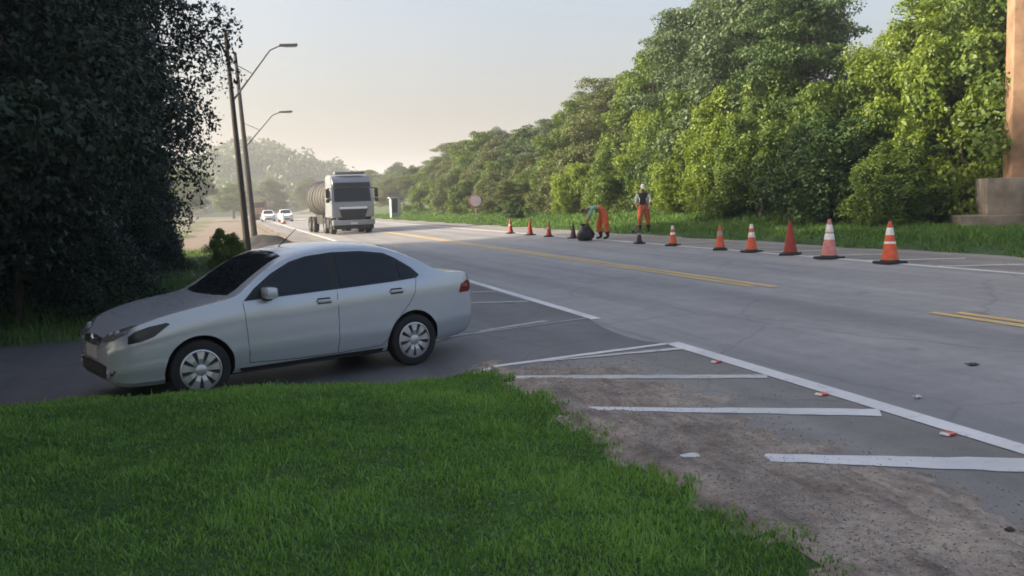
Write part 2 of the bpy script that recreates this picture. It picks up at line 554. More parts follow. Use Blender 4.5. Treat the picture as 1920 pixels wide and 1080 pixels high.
def blades(name, x, y, z, h, w, mat, lean=.5, tint=None):
    n = len(x)
    a = rng.uniform(0, 6.283, n); b = rng.uniform(0, 6.283, n)
    ln = lean * rng.random(n) * h
    dx, dy = np.cos(a) * w * .5, np.sin(a) * w * .5
    lx, ly = np.cos(b) * ln, np.sin(b) * ln
    p0 = np.stack([x - dx, y - dy, z], -1); p1 = np.stack([x + dx, y + dy, z], -1)
    p2 = np.stack([x + dx * .75 + lx * .35, y + dy * .75 + ly * .35, z + h * .55], -1)
    p3 = np.stack([x - dx * .75 + lx * .35, y - dy * .75 + ly * .35, z + h * .55], -1)
    p4 = np.stack([x + lx, y + ly, z + h * (1 - .25 * (ln / np.maximum(h, 1e-6)) ** 2)], -1)
    V = np.stack([p0, p1, p2, p3, p4], 1).reshape(-1, 3)
    k = (np.arange(n) * 5)[:, None]
    me = bpy.data.meshes.new(name)
    me.vertices.add(n * 5); me.vertices.foreach_set("co", V.astype(np.float32).ravel())
    lp = np.concatenate([k + np.array([[0, 1, 2, 3]]), k + np.array([[3, 2, 4]])], 1)
    me.loops.add(n * 7); me.loops.foreach_set("vertex_index", lp.astype(np.int32).ravel())
    me.polygons.add(2 * n)
    st = np.stack([np.arange(n) * 7, np.arange(n) * 7 + 4], 1)
    me.polygons.foreach_set("loop_start", st.astype(np.int32).ravel())
    me.update(calc_edges=True)
    t = rng.random(n) if tint is None else tint
    at = me.attributes.new("tint", 'FLOAT', 'FACE'); at.data.foreach_set("value", np.repeat(t, 2).astype(np.float32))
    me.materials.append(mat)
    return link(bpy.data.objects.new(name, me))

def lawn_blades():
    n = 330000
    # denser close to the camera
    y = 2.2 + (9.3 - 2.2) * rng.random(n) ** 1.25
    x = -7.5 + 10.3 * rng.random(n)
    keep = (x < lawn_edge(y) + rng.normal(0, .075, n)) & (y < lawn_far(x) + rng.normal(0, .03, n)) & (x > -.75 * y - .8 + .0)
    x, y = x[keep], y[keep]
    clump = vnoise(x * 2.2, y * 2.2) + .6 * vnoise(x * 6, y * 6)
    h = (.022 + .026 * rng.random(len(x)) ** 1.5) * (1 + .45 * np.clip(clump, -1, 1.2))
    edge = np.clip((lawn_edge(y) - x), 0, 9)
    h *= 1 + .6 * np.exp(-edge / .25) * (rng.random(len(x)) > .4) + 1.3 * (rng.random(len(x)) > .985)
    w = (.0055 + .004 * rng.random(len(x))) * (1 + .08 * y)
    t = np.clip(.5 + .22 * clump + .25 * vnoise(x * .7 + 3, y * .7) + rng.normal(0, .22, len(x)), 0, 1)
    o = blades("lawn_grass", x, y, lawn_z(x, y) - .004, h, w, M_grass, 1.0, t)
    tag(o, "thick green lawn grass in the near left corner", "grass", kind='stuff')
lawn_blades()

def verge_blades():
    n = 110000
    y = 9 + 100 * rng.random(n) ** 2.0
    x = 14.35 + 6.0 * rng.random(n)
    e = 14.45 + .18 * np.sin(y * .9) + .1 * np.sin(y * 2.3)
    keep = (x > e + rng.normal(0, .07, n))
    x, y = x[keep], y[keep]
    cl = vnoise(x * 1.4, y * 1.0)
    h = (.09 + .12 * rng.random(len(x))) * (1 + .7 * np.clip(cl, -.8, 1.2)) * (.55 + .45 * sstep(14.4, 16.5, x))
    w = .012 + .010 * rng.random(len(x)) + .0006 * y
    t = np.clip(.5 + .2 * cl + rng.normal(0, .2, len(x)), 0, 1)
    o = blades("verge_grass", x, y, gz(x, y) - .01, h, w, M_vgrass, 1.1, t)
    tag(o, "rough green grass on the verge under the right hand trees", "grass", kind='stuff')
verge_blades()
def left_verge_blades():
    n = 45000
    y = 14.4 + 30 * rng.random(n)
    x = -7 + 9.3 * rng.random(n)
    keep = x < 2.0 + .25 * np.clip(y - 14.2, 0, 3) - .9 * sstep(22, 27, y) * 3 + rng.normal(0, .1, n)
    x, y = x[keep], y[keep]
    h = (.08 + .14 * rng.random(len(x))) * (1 + .5 * np.clip(vnoise(x, y), -.8, 1.2))
    o = blades("rough_grass", x, y, gz(x) - .01, h, .010 + .012 * rng.random(len(x)), M_vgrass, 1.1)
    tag(o, "rough grass on the far side of the entrance below the dark trees", "grass", kind='stuff')
left_verge_blades()
tag(sheet("verge", np.concatenate([np.linspace(14.3, 17.5, 12), np.linspace(18, 24, 6)]), yseq(-10, 140, 1.0), lambda X, Y: gz(X, Y) + .012 + .02 * vnoise(X, Y) * sstep(14.6, 15.5, X) - .03 * sstep(14.75, 14.3, X), M_verge), kind='structure')

# ------------------------------------------------------------------ trees
def crown_mesh(name, lobes, n, size, seed, mat, droop=.25, inner=.25, sub=9, tri=False):
    """leaf-sized faces spread over and inside a set of uneven lobes"""
    g = np.random.default_rng(seed)
    L0 = np.array(lobes, float)                    # cx cy cz rx ry rz
    if sub:
        # every lobe breaks up into smaller clumps
        sd = g.normal(size=(len(L0), sub, 3)); sd /= np.linalg.norm(sd, axis=2)[:, :, None]
        sd[:, :, 2] = np.where(sd[:, :, 2] < -.5, -sd[:, :, 2], sd[:, :, 2])
        sc_ = g.uniform(.62, 1.0, (len(L0), sub, 1))
        cc = L0[:, None, :3] + sd * L0[:, None, 3:] * sc_
        rr = L0[:, None, 3:] * g.uniform(.26, .52, (len(L0), sub, 1))
        L = np.concatenate([np.concatenate([cc, rr], 2).reshape(-1, 6), np.concatenate([L0[:, :3], L0[:, 3:] * .72], 1)])
    else: L = L0
    area = (L[:, 3] * L[:, 4] + L[:, 4] * L[:, 5] + L[:, 3] * L[:, 5])
    pick = g.choice(len(L), n, p=area / area.sum())
    l = L[pick]
    d = g.normal(size=(n, 3)); d /= np.linalg.norm(d, axis=1)[:, None]
    d[:, 2] = np.where((d[:, 2] < -.35) & (g.random(n) < .6), -d[:, 2], d[:, 2])
    bump = 1 + .22 * np.sin(d[:, 0] * 5 + pick * 1.7) * np.sin(d[:, 1] * 6 + pick) + .12 * np.sin(d[:, 2] * 9 + d[:, 0] * 7 + pick * 2.1)
    rad = np.where(g.random(n) < inner, g.random(n) ** .5 * .85, .86 + .2 * g.random(n) ** 2)
    rad *= bump
    p = l[:, :3] + d * l[:, 3:] * rad[:, None]
    nor = d * .9 + g.normal(size=(n, 3)) * .65 + np.array([0, 0, .35])
    nor /= np.linalg.norm(nor, axis=1)[:, None]
    a = np.cross(nor, g.normal(size=(n, 3))); a /= np.maximum(np.linalg.norm(a, axis=1), 1e-6)[:, None]
    a[:, 2] -= droop; a /= np.linalg.norm(a, axis=1)[:, None]
    b = np.cross(nor, a); b /= np.maximum(np.linalg.norm(b, axis=1), 1e-6)[:, None]
    s = size * (.55 + .9 * g.random(n))
    s = s[:, None]
    if tri:
        V = np.stack([p - a * s * .5 - b * s * .28, p + b * s * .42, p + a * s * .62 - b * s * .1], 1).reshape(-1, 3)
    else: V = np.stack([p - a * s * .5, p + b * s * .32 + nor * s * .06, p + a * s * .55, p - b * s * .32 + nor * s * .06], 1).reshape(-1, 3)
    V[:, 2] = np.maximum(V[:, 2], .02)
    F = (np.arange(n) * 3)[:, None] + np.array([[0, 1, 2]]) if tri else (np.arange(n) * 4)[:, None] + np.array([[0, 1, 2, 3]])
    lobe_t = g.random(len(L))
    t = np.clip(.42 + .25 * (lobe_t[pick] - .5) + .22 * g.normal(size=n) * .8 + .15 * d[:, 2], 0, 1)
    return fast_mesh(name, V, F, mat, t)

def trunk_mesh(name, h, r, lobes, seed, mat):
    rr = random.Random(seed)
    bm = bmesh.new()
    pts = [(0, 0, -.4)]; x = y = 0
    for i in range(1, 7):
        x += rr.uniform(-.08, .08) * h * .3; y += rr.uniform(-.08, .08) * h * .3
        pts.append((x, y, h * i / 6))
    tube(bm, pts, [r * 1.25, r, r * .85, r * .7, r * .55, r * .4, r * .2], 8)
    for l in lobes[:9]:
        k = rr.randint(2, 4)
        a = Vector(pts[k]); b = Vector(l[:3])
        m = a.lerp(b, .5) + Vector((rr.uniform(-.2, .2), rr.uniform(-.2, .2), .15))
        tube(bm, [a, m, b], [r * .42, r * .28, r * .1], 6)
    me = bpy.data.meshes.new(name)
    bmesh.ops.recalc_face_normals(bm, faces=bm.faces)
    bm.to_mesh(me); bm.free(); me.materials.append(mat)
    smooth_angle(me, 60)
    return me

def lobes_broad(seed, H=8.0, R0=2.7, n=17, z0=.26):
    g = random.Random(seed); out = []
    for i in range(n):
        t = (i + .5) / n
        z = H * (z0 + (.92 - z0) * t)
        prof = math.sin(math.pi * min(1, (t * .78 + .22))) ** .7
        a = i * 2.4 + g.uniform(-.5, .5)
        rr = R0 * prof * g.uniform(.45, .85) * (0.3 if i == n - 1 else 1)
        s = g.uniform(.8, 1.45) * (1.1 - .35 * t)
        out.append((rr * math.cos(a), rr * math.sin(a), z, s * g.uniform(.95, 1.25), s * g.uniform(.95, 1.25), s * g.uniform(.7, .95)))
    return out

def lobes_vine(seed, H=4.2, R0=2.2, n=22):
    g = random.Random(seed); out = []
    for i in range(n):
        t = (i + .5) / n
        z = H * (.06 + .82 * t)
        a = i * 2.4 + g.uniform(-.6, .6)
        rr = R0 * (1 - .65 * t ** 1.6) * g.uniform(.55, .95)
        s = g.uniform(.5, 1.0)
        out.append((rr * math.cos(a), rr * math.sin(a), z, s, s, s * g.uniform(.9, 1.5)))
    return out

def lobes_layer(seed, H=8.0, R0=3.0, n=20):
    g = random.Random(seed); out = []
    for i in range(n):
        t = (i + .5) / n
        z = H * (.38 + .57 * t)
        a = i * 2.4 + g.uniform(-.7, .7)
        rr = R0 * (1.05 - .65 * t) * g.uniform(.35, 1.0)
        s = g.uniform(.7, 1.35)
        out.append((rr * math.cos(a), rr * math.sin(a), z, s * 1.2, s * 1.2, s * .42))
    return out

VAR = {}
def variant(key, lobes, n, size, seed, mat, h, r, inner=.25, tri=False, sub=9):
    VAR[key] = (crown_mesh("crown_" + key, lobes, n, size, seed, mat, inner=inner, tri=tri, sub=sub), trunk_mesh("trunk_" + key, h, r, lobes, seed, M_bark), max(l[2] + l[5] for l in lobes))
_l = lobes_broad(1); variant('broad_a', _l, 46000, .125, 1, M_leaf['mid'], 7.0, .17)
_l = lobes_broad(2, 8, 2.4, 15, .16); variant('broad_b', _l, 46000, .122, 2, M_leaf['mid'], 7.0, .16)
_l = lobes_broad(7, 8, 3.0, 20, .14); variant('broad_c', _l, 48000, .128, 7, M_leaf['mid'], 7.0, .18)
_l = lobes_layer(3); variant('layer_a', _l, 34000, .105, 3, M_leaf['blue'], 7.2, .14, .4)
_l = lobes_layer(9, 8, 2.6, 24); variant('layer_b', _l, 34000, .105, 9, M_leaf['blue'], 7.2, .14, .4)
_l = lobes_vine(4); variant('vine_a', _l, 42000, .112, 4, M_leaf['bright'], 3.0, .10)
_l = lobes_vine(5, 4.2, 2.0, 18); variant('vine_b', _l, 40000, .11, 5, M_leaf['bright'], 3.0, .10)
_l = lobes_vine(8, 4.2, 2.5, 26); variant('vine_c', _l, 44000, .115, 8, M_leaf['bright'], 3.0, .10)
_l = lobes_broad(21, 8, 2.3, 30, .10); variant('dense_a', _l, 210000, .054, 21, M_leaf['painted_shade'], 7.0, .14, .2, True, 5)
_l = lobes_broad(22, 8, 2.4, 34, .08); variant('dense_b', _l, 210000, .054, 22, M_leaf['painted_shade'], 7.0, .14, .2, True, 5)
_l = lobes_vine(23, 4.2, 2.2, 26); variant('dense_s', _l, 110000, .060, 23, M_leaf['painted_shade'], 3.0, .10, .2, True, 5)

def tree(name, key, x, y, ztop, width=1.0, tone=None, label=None, cat="tree", group=None, rz=None, z=None):
    crown, trunk, hv = VAR[key]
    zb = Z(x, y) if z is None else z
    s = (ztop - zb) / hv
    e = empty(name, (x, y, zb - .03), random.uniform(0, 6.28) if rz is None else rz)
    e.scale = (s * width, s * width, s)
    t = link(bpy.data.objects.new("trunk", trunk), e)
    c = link(bpy.data.objects.new("crown", crown), e)
    if tone:
        c.material_slots[0].link = 'OBJECT'
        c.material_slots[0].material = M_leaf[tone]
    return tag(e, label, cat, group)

ORD = ["nearest", "second", "third", "fourth", "fifth", "sixth", "seventh", "eighth", "ninth", "tenth", "eleventh", "twelfth", "thirteenth", "fourteenth", "fifteenth", "sixteenth", "seventeenth"]
TONE_W = {'bright': 'bright yellow-green', 'mid': 'mid green', 'deep': 'dark green', 'blue': 'grey-green', 'olive': 'olive green'}
# front row: creeper-covered shrubs along the right verge, from the concrete pillar away
shr = [  # x, y, ztop, width, key, tone
    (21.6, 24.9, 3.4, 1.2, 'vine_b', 'deep'), (19.2, 23.2, 3.1, 1.25, 'vine_a', 'mid'), (19.5, 26.4, 4.3, 1.2, 'vine_c', 'deep'),
    (19.0, 29.8, 4.6, 1.15, 'vine_b', 'mid'), (19.2, 33.0, 4.7, 1.1, 'vine_a', 'bright'), (19.6, 36.6, 3.8, 1.15, 'vine_c', 'bright'),
    (20.3, 40.0, 4.4, 1.1, 'vine_b', 'deep'), (19.5, 44.4, 4.0, 1.2, 'vine_a', 'mid'), (19.2, 48.6, 3.8, 1.2, 'vine_c', 'bright'),  # first shrub's deep tone paints the shadowed hollow behind the standing worker
    (19.6, 53.6, 4.2, 1.25, 'vine_b', 'olive'), (19.3, 59.0, 3.6, 1.3, 'vine_a', 'mid'), (19.4, 65.5, 4.0, 1.3, 'vine_c', 'olive'),
    (19.2, 73.0, 4.0, 1.35, 'vine_b', 'mid'), (19.6, 82.0, 4.2, 1.45, 'vine_a', 'olive'), (19.8, 93.0, 4.2, 1.5, 'vine_c', 'mid')]
for i, (x, y, zt, w, k, tn) in enumerate(shr):
    tree("verge_shrub", k, x, y, zt, w, tn, "%s creeper-covered shrub, %s along the right verge from the concrete pillar" % (TONE_W[tn], ORD[i]), "shrub", "shrubs in the front row along the right verge")
row2 = [
    (24.5, 22.2, 10.8, 1.0, 'broad_a', 'mid'), (23.0, 26.0, 8.2, 1.0, 'broad_b', 'bright'), (22.2, 31.8, 9.6, .95, 'layer_a', 'deep'),
    (22.6, 35.6, 11.8, .95, 'broad_c', 'blue'), (22.2, 40.3, 11.0, .95, 'layer_b', None), (22.4, 45.4, 9.8, 1.0, 'broad_a', 'mid'),
    (22.2, 50.6, 8.7, 1.05, 'layer_a', 'olive'), (22.0, 56.0, 8.2, 1.1, 'broad_b', 'mid'), (22.2, 61.6, 7.5, 1.15, 'layer_b', None),
    (22.4, 67.6, 7.3, 1.2, 'broad_c', 'deep'), (22.0, 74.0, 7.0, 1.25, 'broad_a', 'olive'), (22.4, 82.0, 8.2, 1.2, 'broad_b', 'mid'),
    (22.4, 91.0, 7.9, 1.25, 'layer_a', 'olive'), (22.6, 102.0, 6.8, 1.45, 'broad_c', 'mid'), (22.8, 115.0, 6.5, 1.6, 'broad_a', 'olive')]
for i, (x, y, zt, w, k, tn) in enumerate(row2):
    tree("roadside_tree", k, x, y, zt, w, tn, "%s tree behind the shrubs, %s from the concrete pillar in the middle row" % (TONE_W.get(tn, 'grey-green feathery'), ORD[i]), "tree", "trees in the middle row on the right bank")
row3 = [
    (28.0, 26.5, 12.0, 1.0, 'broad_c', 'mid'), (30.0, 29.5, 12.5, .9, 'broad_a', 'deep'), (28.6, 44.0, 14.5, 1.0, 'layer_a', 'deep'), (29.0, 49.5, 14.2, .95, 'broad_a', 'blue'), (29.0, 55.5, 12.4, .95, 'layer_b', None),
    (29.0, 62.0, 10.9, 1.0, 'broad_b', 'deep'), (29.0, 69.5, 10.2, 1.05, 'layer_a', None), (29.0, 78.0, 9.2, 1.2, 'broad_c', 'mid'),
    (29.4, 89.0, 9.0, 1.3, 'layer_b', None), (29.6, 101.0, 10.0, 1.3, 'broad_a', 'deep'), (30.0, 116.0, 9.8, 1.4, 'broad_b', 'mid'), (31.0, 134.0, 8.8, 1.6, 'broad_c', 'blue')]
for i, (x, y, zt, w, k, tn) in enumerate(row3):
    tree("hillside_tree", k, x, y, zt, w, tn, "tall %s tree at the back of the right bank, %s from the pillar" % (TONE_W.get(tn, 'grey-green feathery'), ORD[i]), "tree", "trees in the back row on the right bank")
mid = [(20.9, 28.0, 5.6, 1.0, 'vine_c', 'mid'), (21.2, 31.4, 6.4, 1.0, 'vine_a', 'mid'), (20.8, 34.8, 6.2, 1.0, 'vine_b', 'bright'), (21.0, 38.4, 6.6, .95, 'vine_c', 'mid'), (21.2, 42.4, 6.2, 1.0, 'vine_a', 'bright'),
       (21.0, 46.8, 5.8, 1.05, 'vine_b', 'mid'), (21.2, 51.5, 5.6, 1.1, 'vine_c', 'olive'), (21.0, 57.0, 5.4, 1.15, 'vine_a', 'mid'), (21.2, 63.0, 5.2, 1.2, 'vine_b', 'olive'), (21.2, 70.0, 5.0, 1.3, 'vine_c', 'mid'), (21.2, 78.0, 5.2, 1.35, 'vine_a', 'olive'), (21.4, 87.5, 5.2, 1.4, 'vine_b', 'mid')]
for i, (x, y, zt, w, k, tn) in enumerate(mid):
    tree("tall_shrub", k, x, y, zt, w, tn, "%s tall shrub just behind the front shrubs, %s of its row from the pillar" % (TONE_W[tn], ORD[i]), "shrub", "tall shrubs between the front shrubs and the trees")
und = [(22.6, 24.0, 6.6, .8, 'vine_c', 'bright'), (24.2, 27.2, 5.4, 1.0, 'vine_a', 'mid'), (22.4, 29.2, 5.6, .9, 'vine_b', 'deep'), (24.0, 33.0, 6.2, .9, 'vine_c', 'mid'), (25.5, 38.5, 6.4, 1.0, 'vine_a', 'deep'), (25.8, 23.5, 7.0, .9, 'vine_b', 'mid')]
for i, (x, y, zt, w, k, tn) in enumerate(und):
    tree("climber_thicket", k, x, y, zt, w, tn, "%s climber thicket filling the gap below the trees, %s of six beyond the pillar" % (TONE_W[tn], ("first", "second", "third", "fourth", "fifth", "sixth")[i]), "thicket", "climber thickets between the right trees")
tree("low_tree", 'layer_b', 17.2, 56.5, 3.1, 1.5, 'olive', "small flat-topped tree on the verge right of the round sign", "tree")
tree("low_shrub", 'vine_b', 16.9, 54.6, 1.75, 1.2, 'deep', "low dark bush under the flat-topped tree on the verge", "shrub")

# left belt of tall dark trees
left = [
    (-5.0, 18.2, 15.0, .90, 'dense_b', 'painted_shade', "huge tree with shade painted into its leaves at the left frame edge behind the silver car"),
    (-5.0, 24.5, 15.5, .92, 'dense_a', 'painted_shade', "tall dark tree overhanging the road edge above the lamp posts"),
    (-12.0, 18.5, 16.0, 1.2, 'dense_a', 'painted_shade', "dark tree deep in the left shade, nearest the lawn"),
    (-5.6, 31.5, 14.5, .9, 'dense_b', 'painted_shade', "dark tree in the left belt just before the nearer lamp post"),
    (-13.5, 24.0, 16.0, 1.2, 'dense_a', 'painted_shade', "dark tree at the back of the left belt beyond the side road"),
    (-6.2, 36.5, 13.0, .85, 'dense_a', 'painted_shade', "last dark tree of the left belt beside the nearer lamp post"),
    (-19.5, 12.2, 19.0, 1.0, 'dense_a', 'painted_shade', "added unseen tree past the side road, blocking the sun from the car and road"),  # out of view, added to stop sun leaking along the side road
    (-26.0, 13.8, 21.0, 1.0, 'dense_b', 'painted_shade', "tallest added unseen tree, blocking the low sun farther behind the side road"),  # out of view, added as further sun block for the car
    (-10.5, 5.6, 16.0, 1.25, 'dense_b', 'painted_shade', "added unseen tree at the far left, shading the lawn"),  # out of view, added to darken the lawn
    (-11.5, -4.0, 15.0, 1.25, 'dense_a', 'painted_shade', "added unseen tree at the left behind the camera, shading the lawn"),  # out of view, added to cut light on the lawn from behind
    (-14.0, 32.0, 15.0, 1.2, 'dense_b', 'painted_shade', "dark tree in the back of the left belt opposite the road workers")]
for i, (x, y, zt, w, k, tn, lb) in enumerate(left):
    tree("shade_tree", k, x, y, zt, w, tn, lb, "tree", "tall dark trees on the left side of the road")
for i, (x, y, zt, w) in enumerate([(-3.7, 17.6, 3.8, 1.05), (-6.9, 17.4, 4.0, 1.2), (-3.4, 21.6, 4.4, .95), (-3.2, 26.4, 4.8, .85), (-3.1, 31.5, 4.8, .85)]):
    tree("dark_undergrowth", 'dense_s', x, y, zt, w, 'painted_shade', "undergrowth with shade painted into its leaves below the left trees, %s beyond the silver car" % (ORD[i]), "shrub", "undergrowth below the left trees")
tree("sunlit_bush", 'vine_b', -.15, 29.5, 1.25, 1.0, 'bright', "small sunlit yellow-green bush at the foot of the dark left trees", "shrub")

# far wooded hill and trees closing the road
def hill_z(X, Y):
    a = 17.0 * np.exp(-(((X - 8) / 30.0) ** 2 + ((Y - 350) / 60.0) ** 2))
    b = 8.0 * np.exp(-(((X - 48) / 40.0) ** 2 + ((Y - 360) / 60.0) ** 2))
    c = 14.0 * np.exp(-(((X + 60) / 60.0) ** 2 + ((Y - 370) / 70.0) ** 2))
    return a + b + c + .9 * vnoise(X * .2, Y * .2) - 1.5
hl = tag(sheet("hill", np.linspace(-200, 180, 80), np.linspace(240, 480, 60), hill_z, M_leaf['deep']), kind='structure')
def hill_wood():
    g = np.random.default_rng(77)
    n = 700
    X = g.uniform(-130, 130, n); Y = g.uniform(262, 380, n)
    lob = []
    for x, y in zip(X, Y):
        z = float(hill_z(x, y))
        if z < .5: continue
        s = g.uniform(2.6, 5.0)
        lob.append((x, y, z + s * .35, s, s, s * g.uniform(.7, 1.1)))
    me = crown_mesh("woodland", lob, 60000, 1.5, 78, M_leaf['deep'], sub=0)
    o = link(bpy.data.objects.new("woodland", me))
    tag(o, "hazy wooded hill far beyond the trucks", "woodland", kind='stuff')
hill_wood()
far = [(17.5, 215, 8.5, 1.5, 'broad_a', 'olive', "hazy roundish tree behind the silver truck cab"), (27.5, 190, 9.0, 1.5, 'broad_b', 'mid', "hazy tree to the right of the silver truck"),
       (32, 178, 9.5, 1.4, 'broad_c', 'deep', "hazy dark tree behind the white roadside shelter"), (36, 160, 9.2, 1.3, 'layer_a', None, "thin hazy tree poking above the trees behind the shelter"),
       (8.5, 205, 8.0, 1.6, 'broad_c', 'olive', "hazy tree behind the two white cars"), (0.5, 190, 7.0, 1.7, 'broad_b', 'mid', "hazy tree above the distant beige lorry"),
       (-6, 150, 8.5, 1.6, 'broad_a', 'mid', "hazy tree left of the farther lamp post"), (23.5, 140, 5.8, 1.6, 'broad_b', 'olive', "low hazy tree at the bend right of the shelter"),
       (26.5, 152, 7.0, 1.4, 'broad_a', 'mid', "hazy tree standing between the shelter and the long right bank")]
for x, y, zt, w, k, tn, lb in far:
    tree("distant_tree", k, x, y, zt, w, tn, lb, "tree", "distant trees closing the road", z=.3)

# ------------------------------------------------------------------ saloon car
def carpaint(name, col, metal=.35, rough=.32):
    t = NT(name)
    co = t.coord("Object")
    n = t.noise(co, 2.2, 5, .6); d = t.noise(co, 400, 2, .5)
    t.base(t.ramp(n, [(.3, [c * .97 for c in col]), (.7, col)]))
    t.b.inputs["Metallic"].default_value = metal
    t.b.inputs["Roughness"].default_value = rough
    t.b.inputs["Coat Weight"].default_value = .6
    t.b.inputs["Coat Roughness"].default_value = .06
    return t.m
M_car = carpaint("silver_car_paint", (.49, .525, .575), .3, .22)
M_carw = carpaint("white_car_paint", (.72, .73, .74), .05)
M_black = simple("black_plastic", (.012, .012, .013), .55, var=.3)
M_tyre = simple("tyre_rubber", (.016, .016, .017), .85, var=.3, nscale=20)
M_under = simple("underbody", (.008, .008, .009), .9, var=.3)
M_chrome = simple("chrome_trim", (.62, .63, .65), .18, 1.0, var=.05)
M_rim = simple("wheel_cover_silver", (.50, .51, .53), .35, .6, var=.08)
M_rimdark = simple("wheel_slot_dark", (.02, .02, .022), .6, var=.2)
def glassmat(name, col, rough=.04):
    t = NT(name)
    co = t.coord("Object"); n = t.noise(co, 1.5, 3, .5)
    t.base(t.ramp(n, [(.3, [c * .6 for c in col]), (.7, col)]))
    t.b.inputs["Roughness"].default_value = rough
    t.b.inputs["IOR"].default_value = 1.42
    return t.m
M_glass = glassmat("tinted_glass", (.014, .018, .022))
M_lens = glassmat("headlamp_lens", (.36, .37, .38), .08)
M_lensmid = glassmat("headlamp_grey", (.16, .165, .17), .08)
M_lensdark = glassmat("headlamp_dark", (.035, .037, .04), .1)
M_red = glassmat("tail_lamp_red", (.20, .012, .012), .12)
M_amber = glassmat("indicator_amber", (.5, .17, .02), .15)
M_plate = simple("number_plate_grey", (.55, .55, .54), .5, var=.08)

def interp(tab, x):
    xs = [t[0] for t in tab]; ys = [t[1] for t in tab]
    # monotone-ish smooth interpolation (Catmull-Rom on non-uniform table)
    if x <= xs[0]: return ys[0]
    if x >= xs[-1]: return ys[-1]
    i = max(k for k in range(len(xs)) if xs[k] <= x)
    i = min(i, len(xs) - 2)
    def m(k):
        if k == 0 or k == len(xs) - 1: return 0.0 if k == 0 else 0.0
        d0 = (ys[k] - ys[k - 1]) / (xs[k] - xs[k - 1]); d1 = (ys[k + 1] - ys[k]) / (xs[k + 1] - xs[k])
        return 0.0 if d0 * d1 <= 0 else 2 * d0 * d1 / (d0 + d1)
    h = xs[i + 1] - xs[i]; t = (x - xs[i]) / h
    m0, m1 = m(i), m(i + 1)
    if i == 0: m0 = (ys[1] - ys[0]) / h
    if i == len(xs) - 2: m1 = (ys[-1] - ys[-2]) / h
    return ((2 * t**3 - 3 * t**2 + 1) * ys[i] + (t**3 - 2 * t**2 + t) * h * m0 + (-2 * t**3 + 3 * t**2) * ys[i + 1] + (t**3 - t**2) * h * m1)

CL, FH, RH = 4.218, .80, 3.265
T_top = [(0, .60), (.03, .655), (.10, .715), (.25, .80), (.5, .875), (.8, .93), (1.05, .965), (1.18, 1.0), (1.45, 1.18), (1.72, 1.345), (1.9, 1.408), (2.2, 1.452), (2.45, 1.464), (2.75, 1.452), (3.0, 1.415), (3.2, 1.345), (3.42, 1.235), (3.62, 1.105), (3.72, 1.065), (3.85, 1.05), (4.05, 1.04), (4.12, 1.012), (4.17, .93), (4.218, .80)]
T_belt = [(0, .55), (.06, .62), (.15, .69), (.3, .75), (.6, .83), (.9, .875), (1.2, .905), (2.0, .93), (3.0, .965), (3.6, .975), (4.0, .965), (4.1, .94), (4.17, .865), (4.218, .74)]
T_bot = [(0, .30), (.05, .22), (.2, .195), (.6, .20), (1.2, .205), (3.0, .205), (3.7, .24), (4.1, .30), (4.19, .36), (4.218, .44)]
T_w = [(0, .50), (.04, .575), (.10, .645), (.2, .715), (.4, .782), (.7, .815), (1.1, .824), (2.0, .828), (3.0, .826), (3.5, .812), (3.9, .775), (4.1, .725), (4.18, .67), (4.218, .60)]
def sec(x):
    return interp(T_top, x), interp(T_belt, x), interp(T_bot, x), interp(T_w, x)
def side_y(x, z):
    """half width of the body at station x, height z"""
    top, belt, bot, w = sec(x)
    if z <= belt:
        t = (z - bot) / max(belt - bot, 1e-4)
        y = w * (1 - .085 * max(0, (.42 - t) / .42) ** 2.2 - .03 * max(0, (t - .55) / .45) ** 2)
        # shallow crease low on the doors and a shoulder line
        y += .010 * math.exp(-((t - .30) / .05) ** 2) - .010 * math.exp(-((t - .17) / .07) ** 2) + .007 * math.exp(-((t - .83) / .04) ** 2)
        return y
    H = max(top - belt, 1e-4)
    wb = w * .97
    wr = wb - .34 * min(H, .5) ** 1.0 * (.35 + .65 * min(1, H / .3))
    t = (z - belt) / H
    if t <= .84: return wb + (wr - wb) * (t / .84)
    q = min(1, (t - .84) / .16)
    return wr * (1 - q ** 3.0) ** (1 / 2.4)
def section_pts(x):
    top, belt, bot, w = sec(x)
    P = [(0, bot), (w * .55, bot), (side_y(x, bot) - .03, bot + .0)]
    for k in range(1, 13):
        z = bot + (belt - bot) * k / 12
        P.append((side_y(x, z), z))
    H = top - belt
    for k in range(1, 9):
        z = belt + H * .84 * k / 8
        P.append((side_y(x, z), z))
    wr = side_y(x, belt + H * .84)
    for k in range(1, 11):
        a = k / 10 * math.pi / 2
        y = wr * math.cos(a) ** .85 if k < 10 else 0
        z = belt + H * (.84 + .16 * math.sin(a) ** .9)
        P.append((y, z))
    return P
def front_x(y, z):
    y = abs(y); lo, hi = 0.0, 1.0
    def inside(x):
        top, belt, bot, w = sec(x)
        return bot <= z <= top and side_y(x, z) >= y
    x = 0.0
    while x < 2.3 and not inside(x): x += .01
    return max(0, x - .004)
def rear_x(y, z):
    y = abs(y); x = CL
    def inside(x):
        top, belt, bot, w = sec(x)
        return bot <= z <= top and side_y(x, z) >= y
    while x > 2.4 and not inside(x): x -= .01
    return min(CL, x + .004)
def top_z(x, y):
    top, belt, bot, w = sec(x)
    H = top - belt; wr = side_y(x, belt + H * .84)
    c = min(1, abs(y) / max(wr, 1e-3))
    a = math.acos(c ** (1 / .85))
    return belt + H * (.84 + .16 * math.sin(a) ** .9)

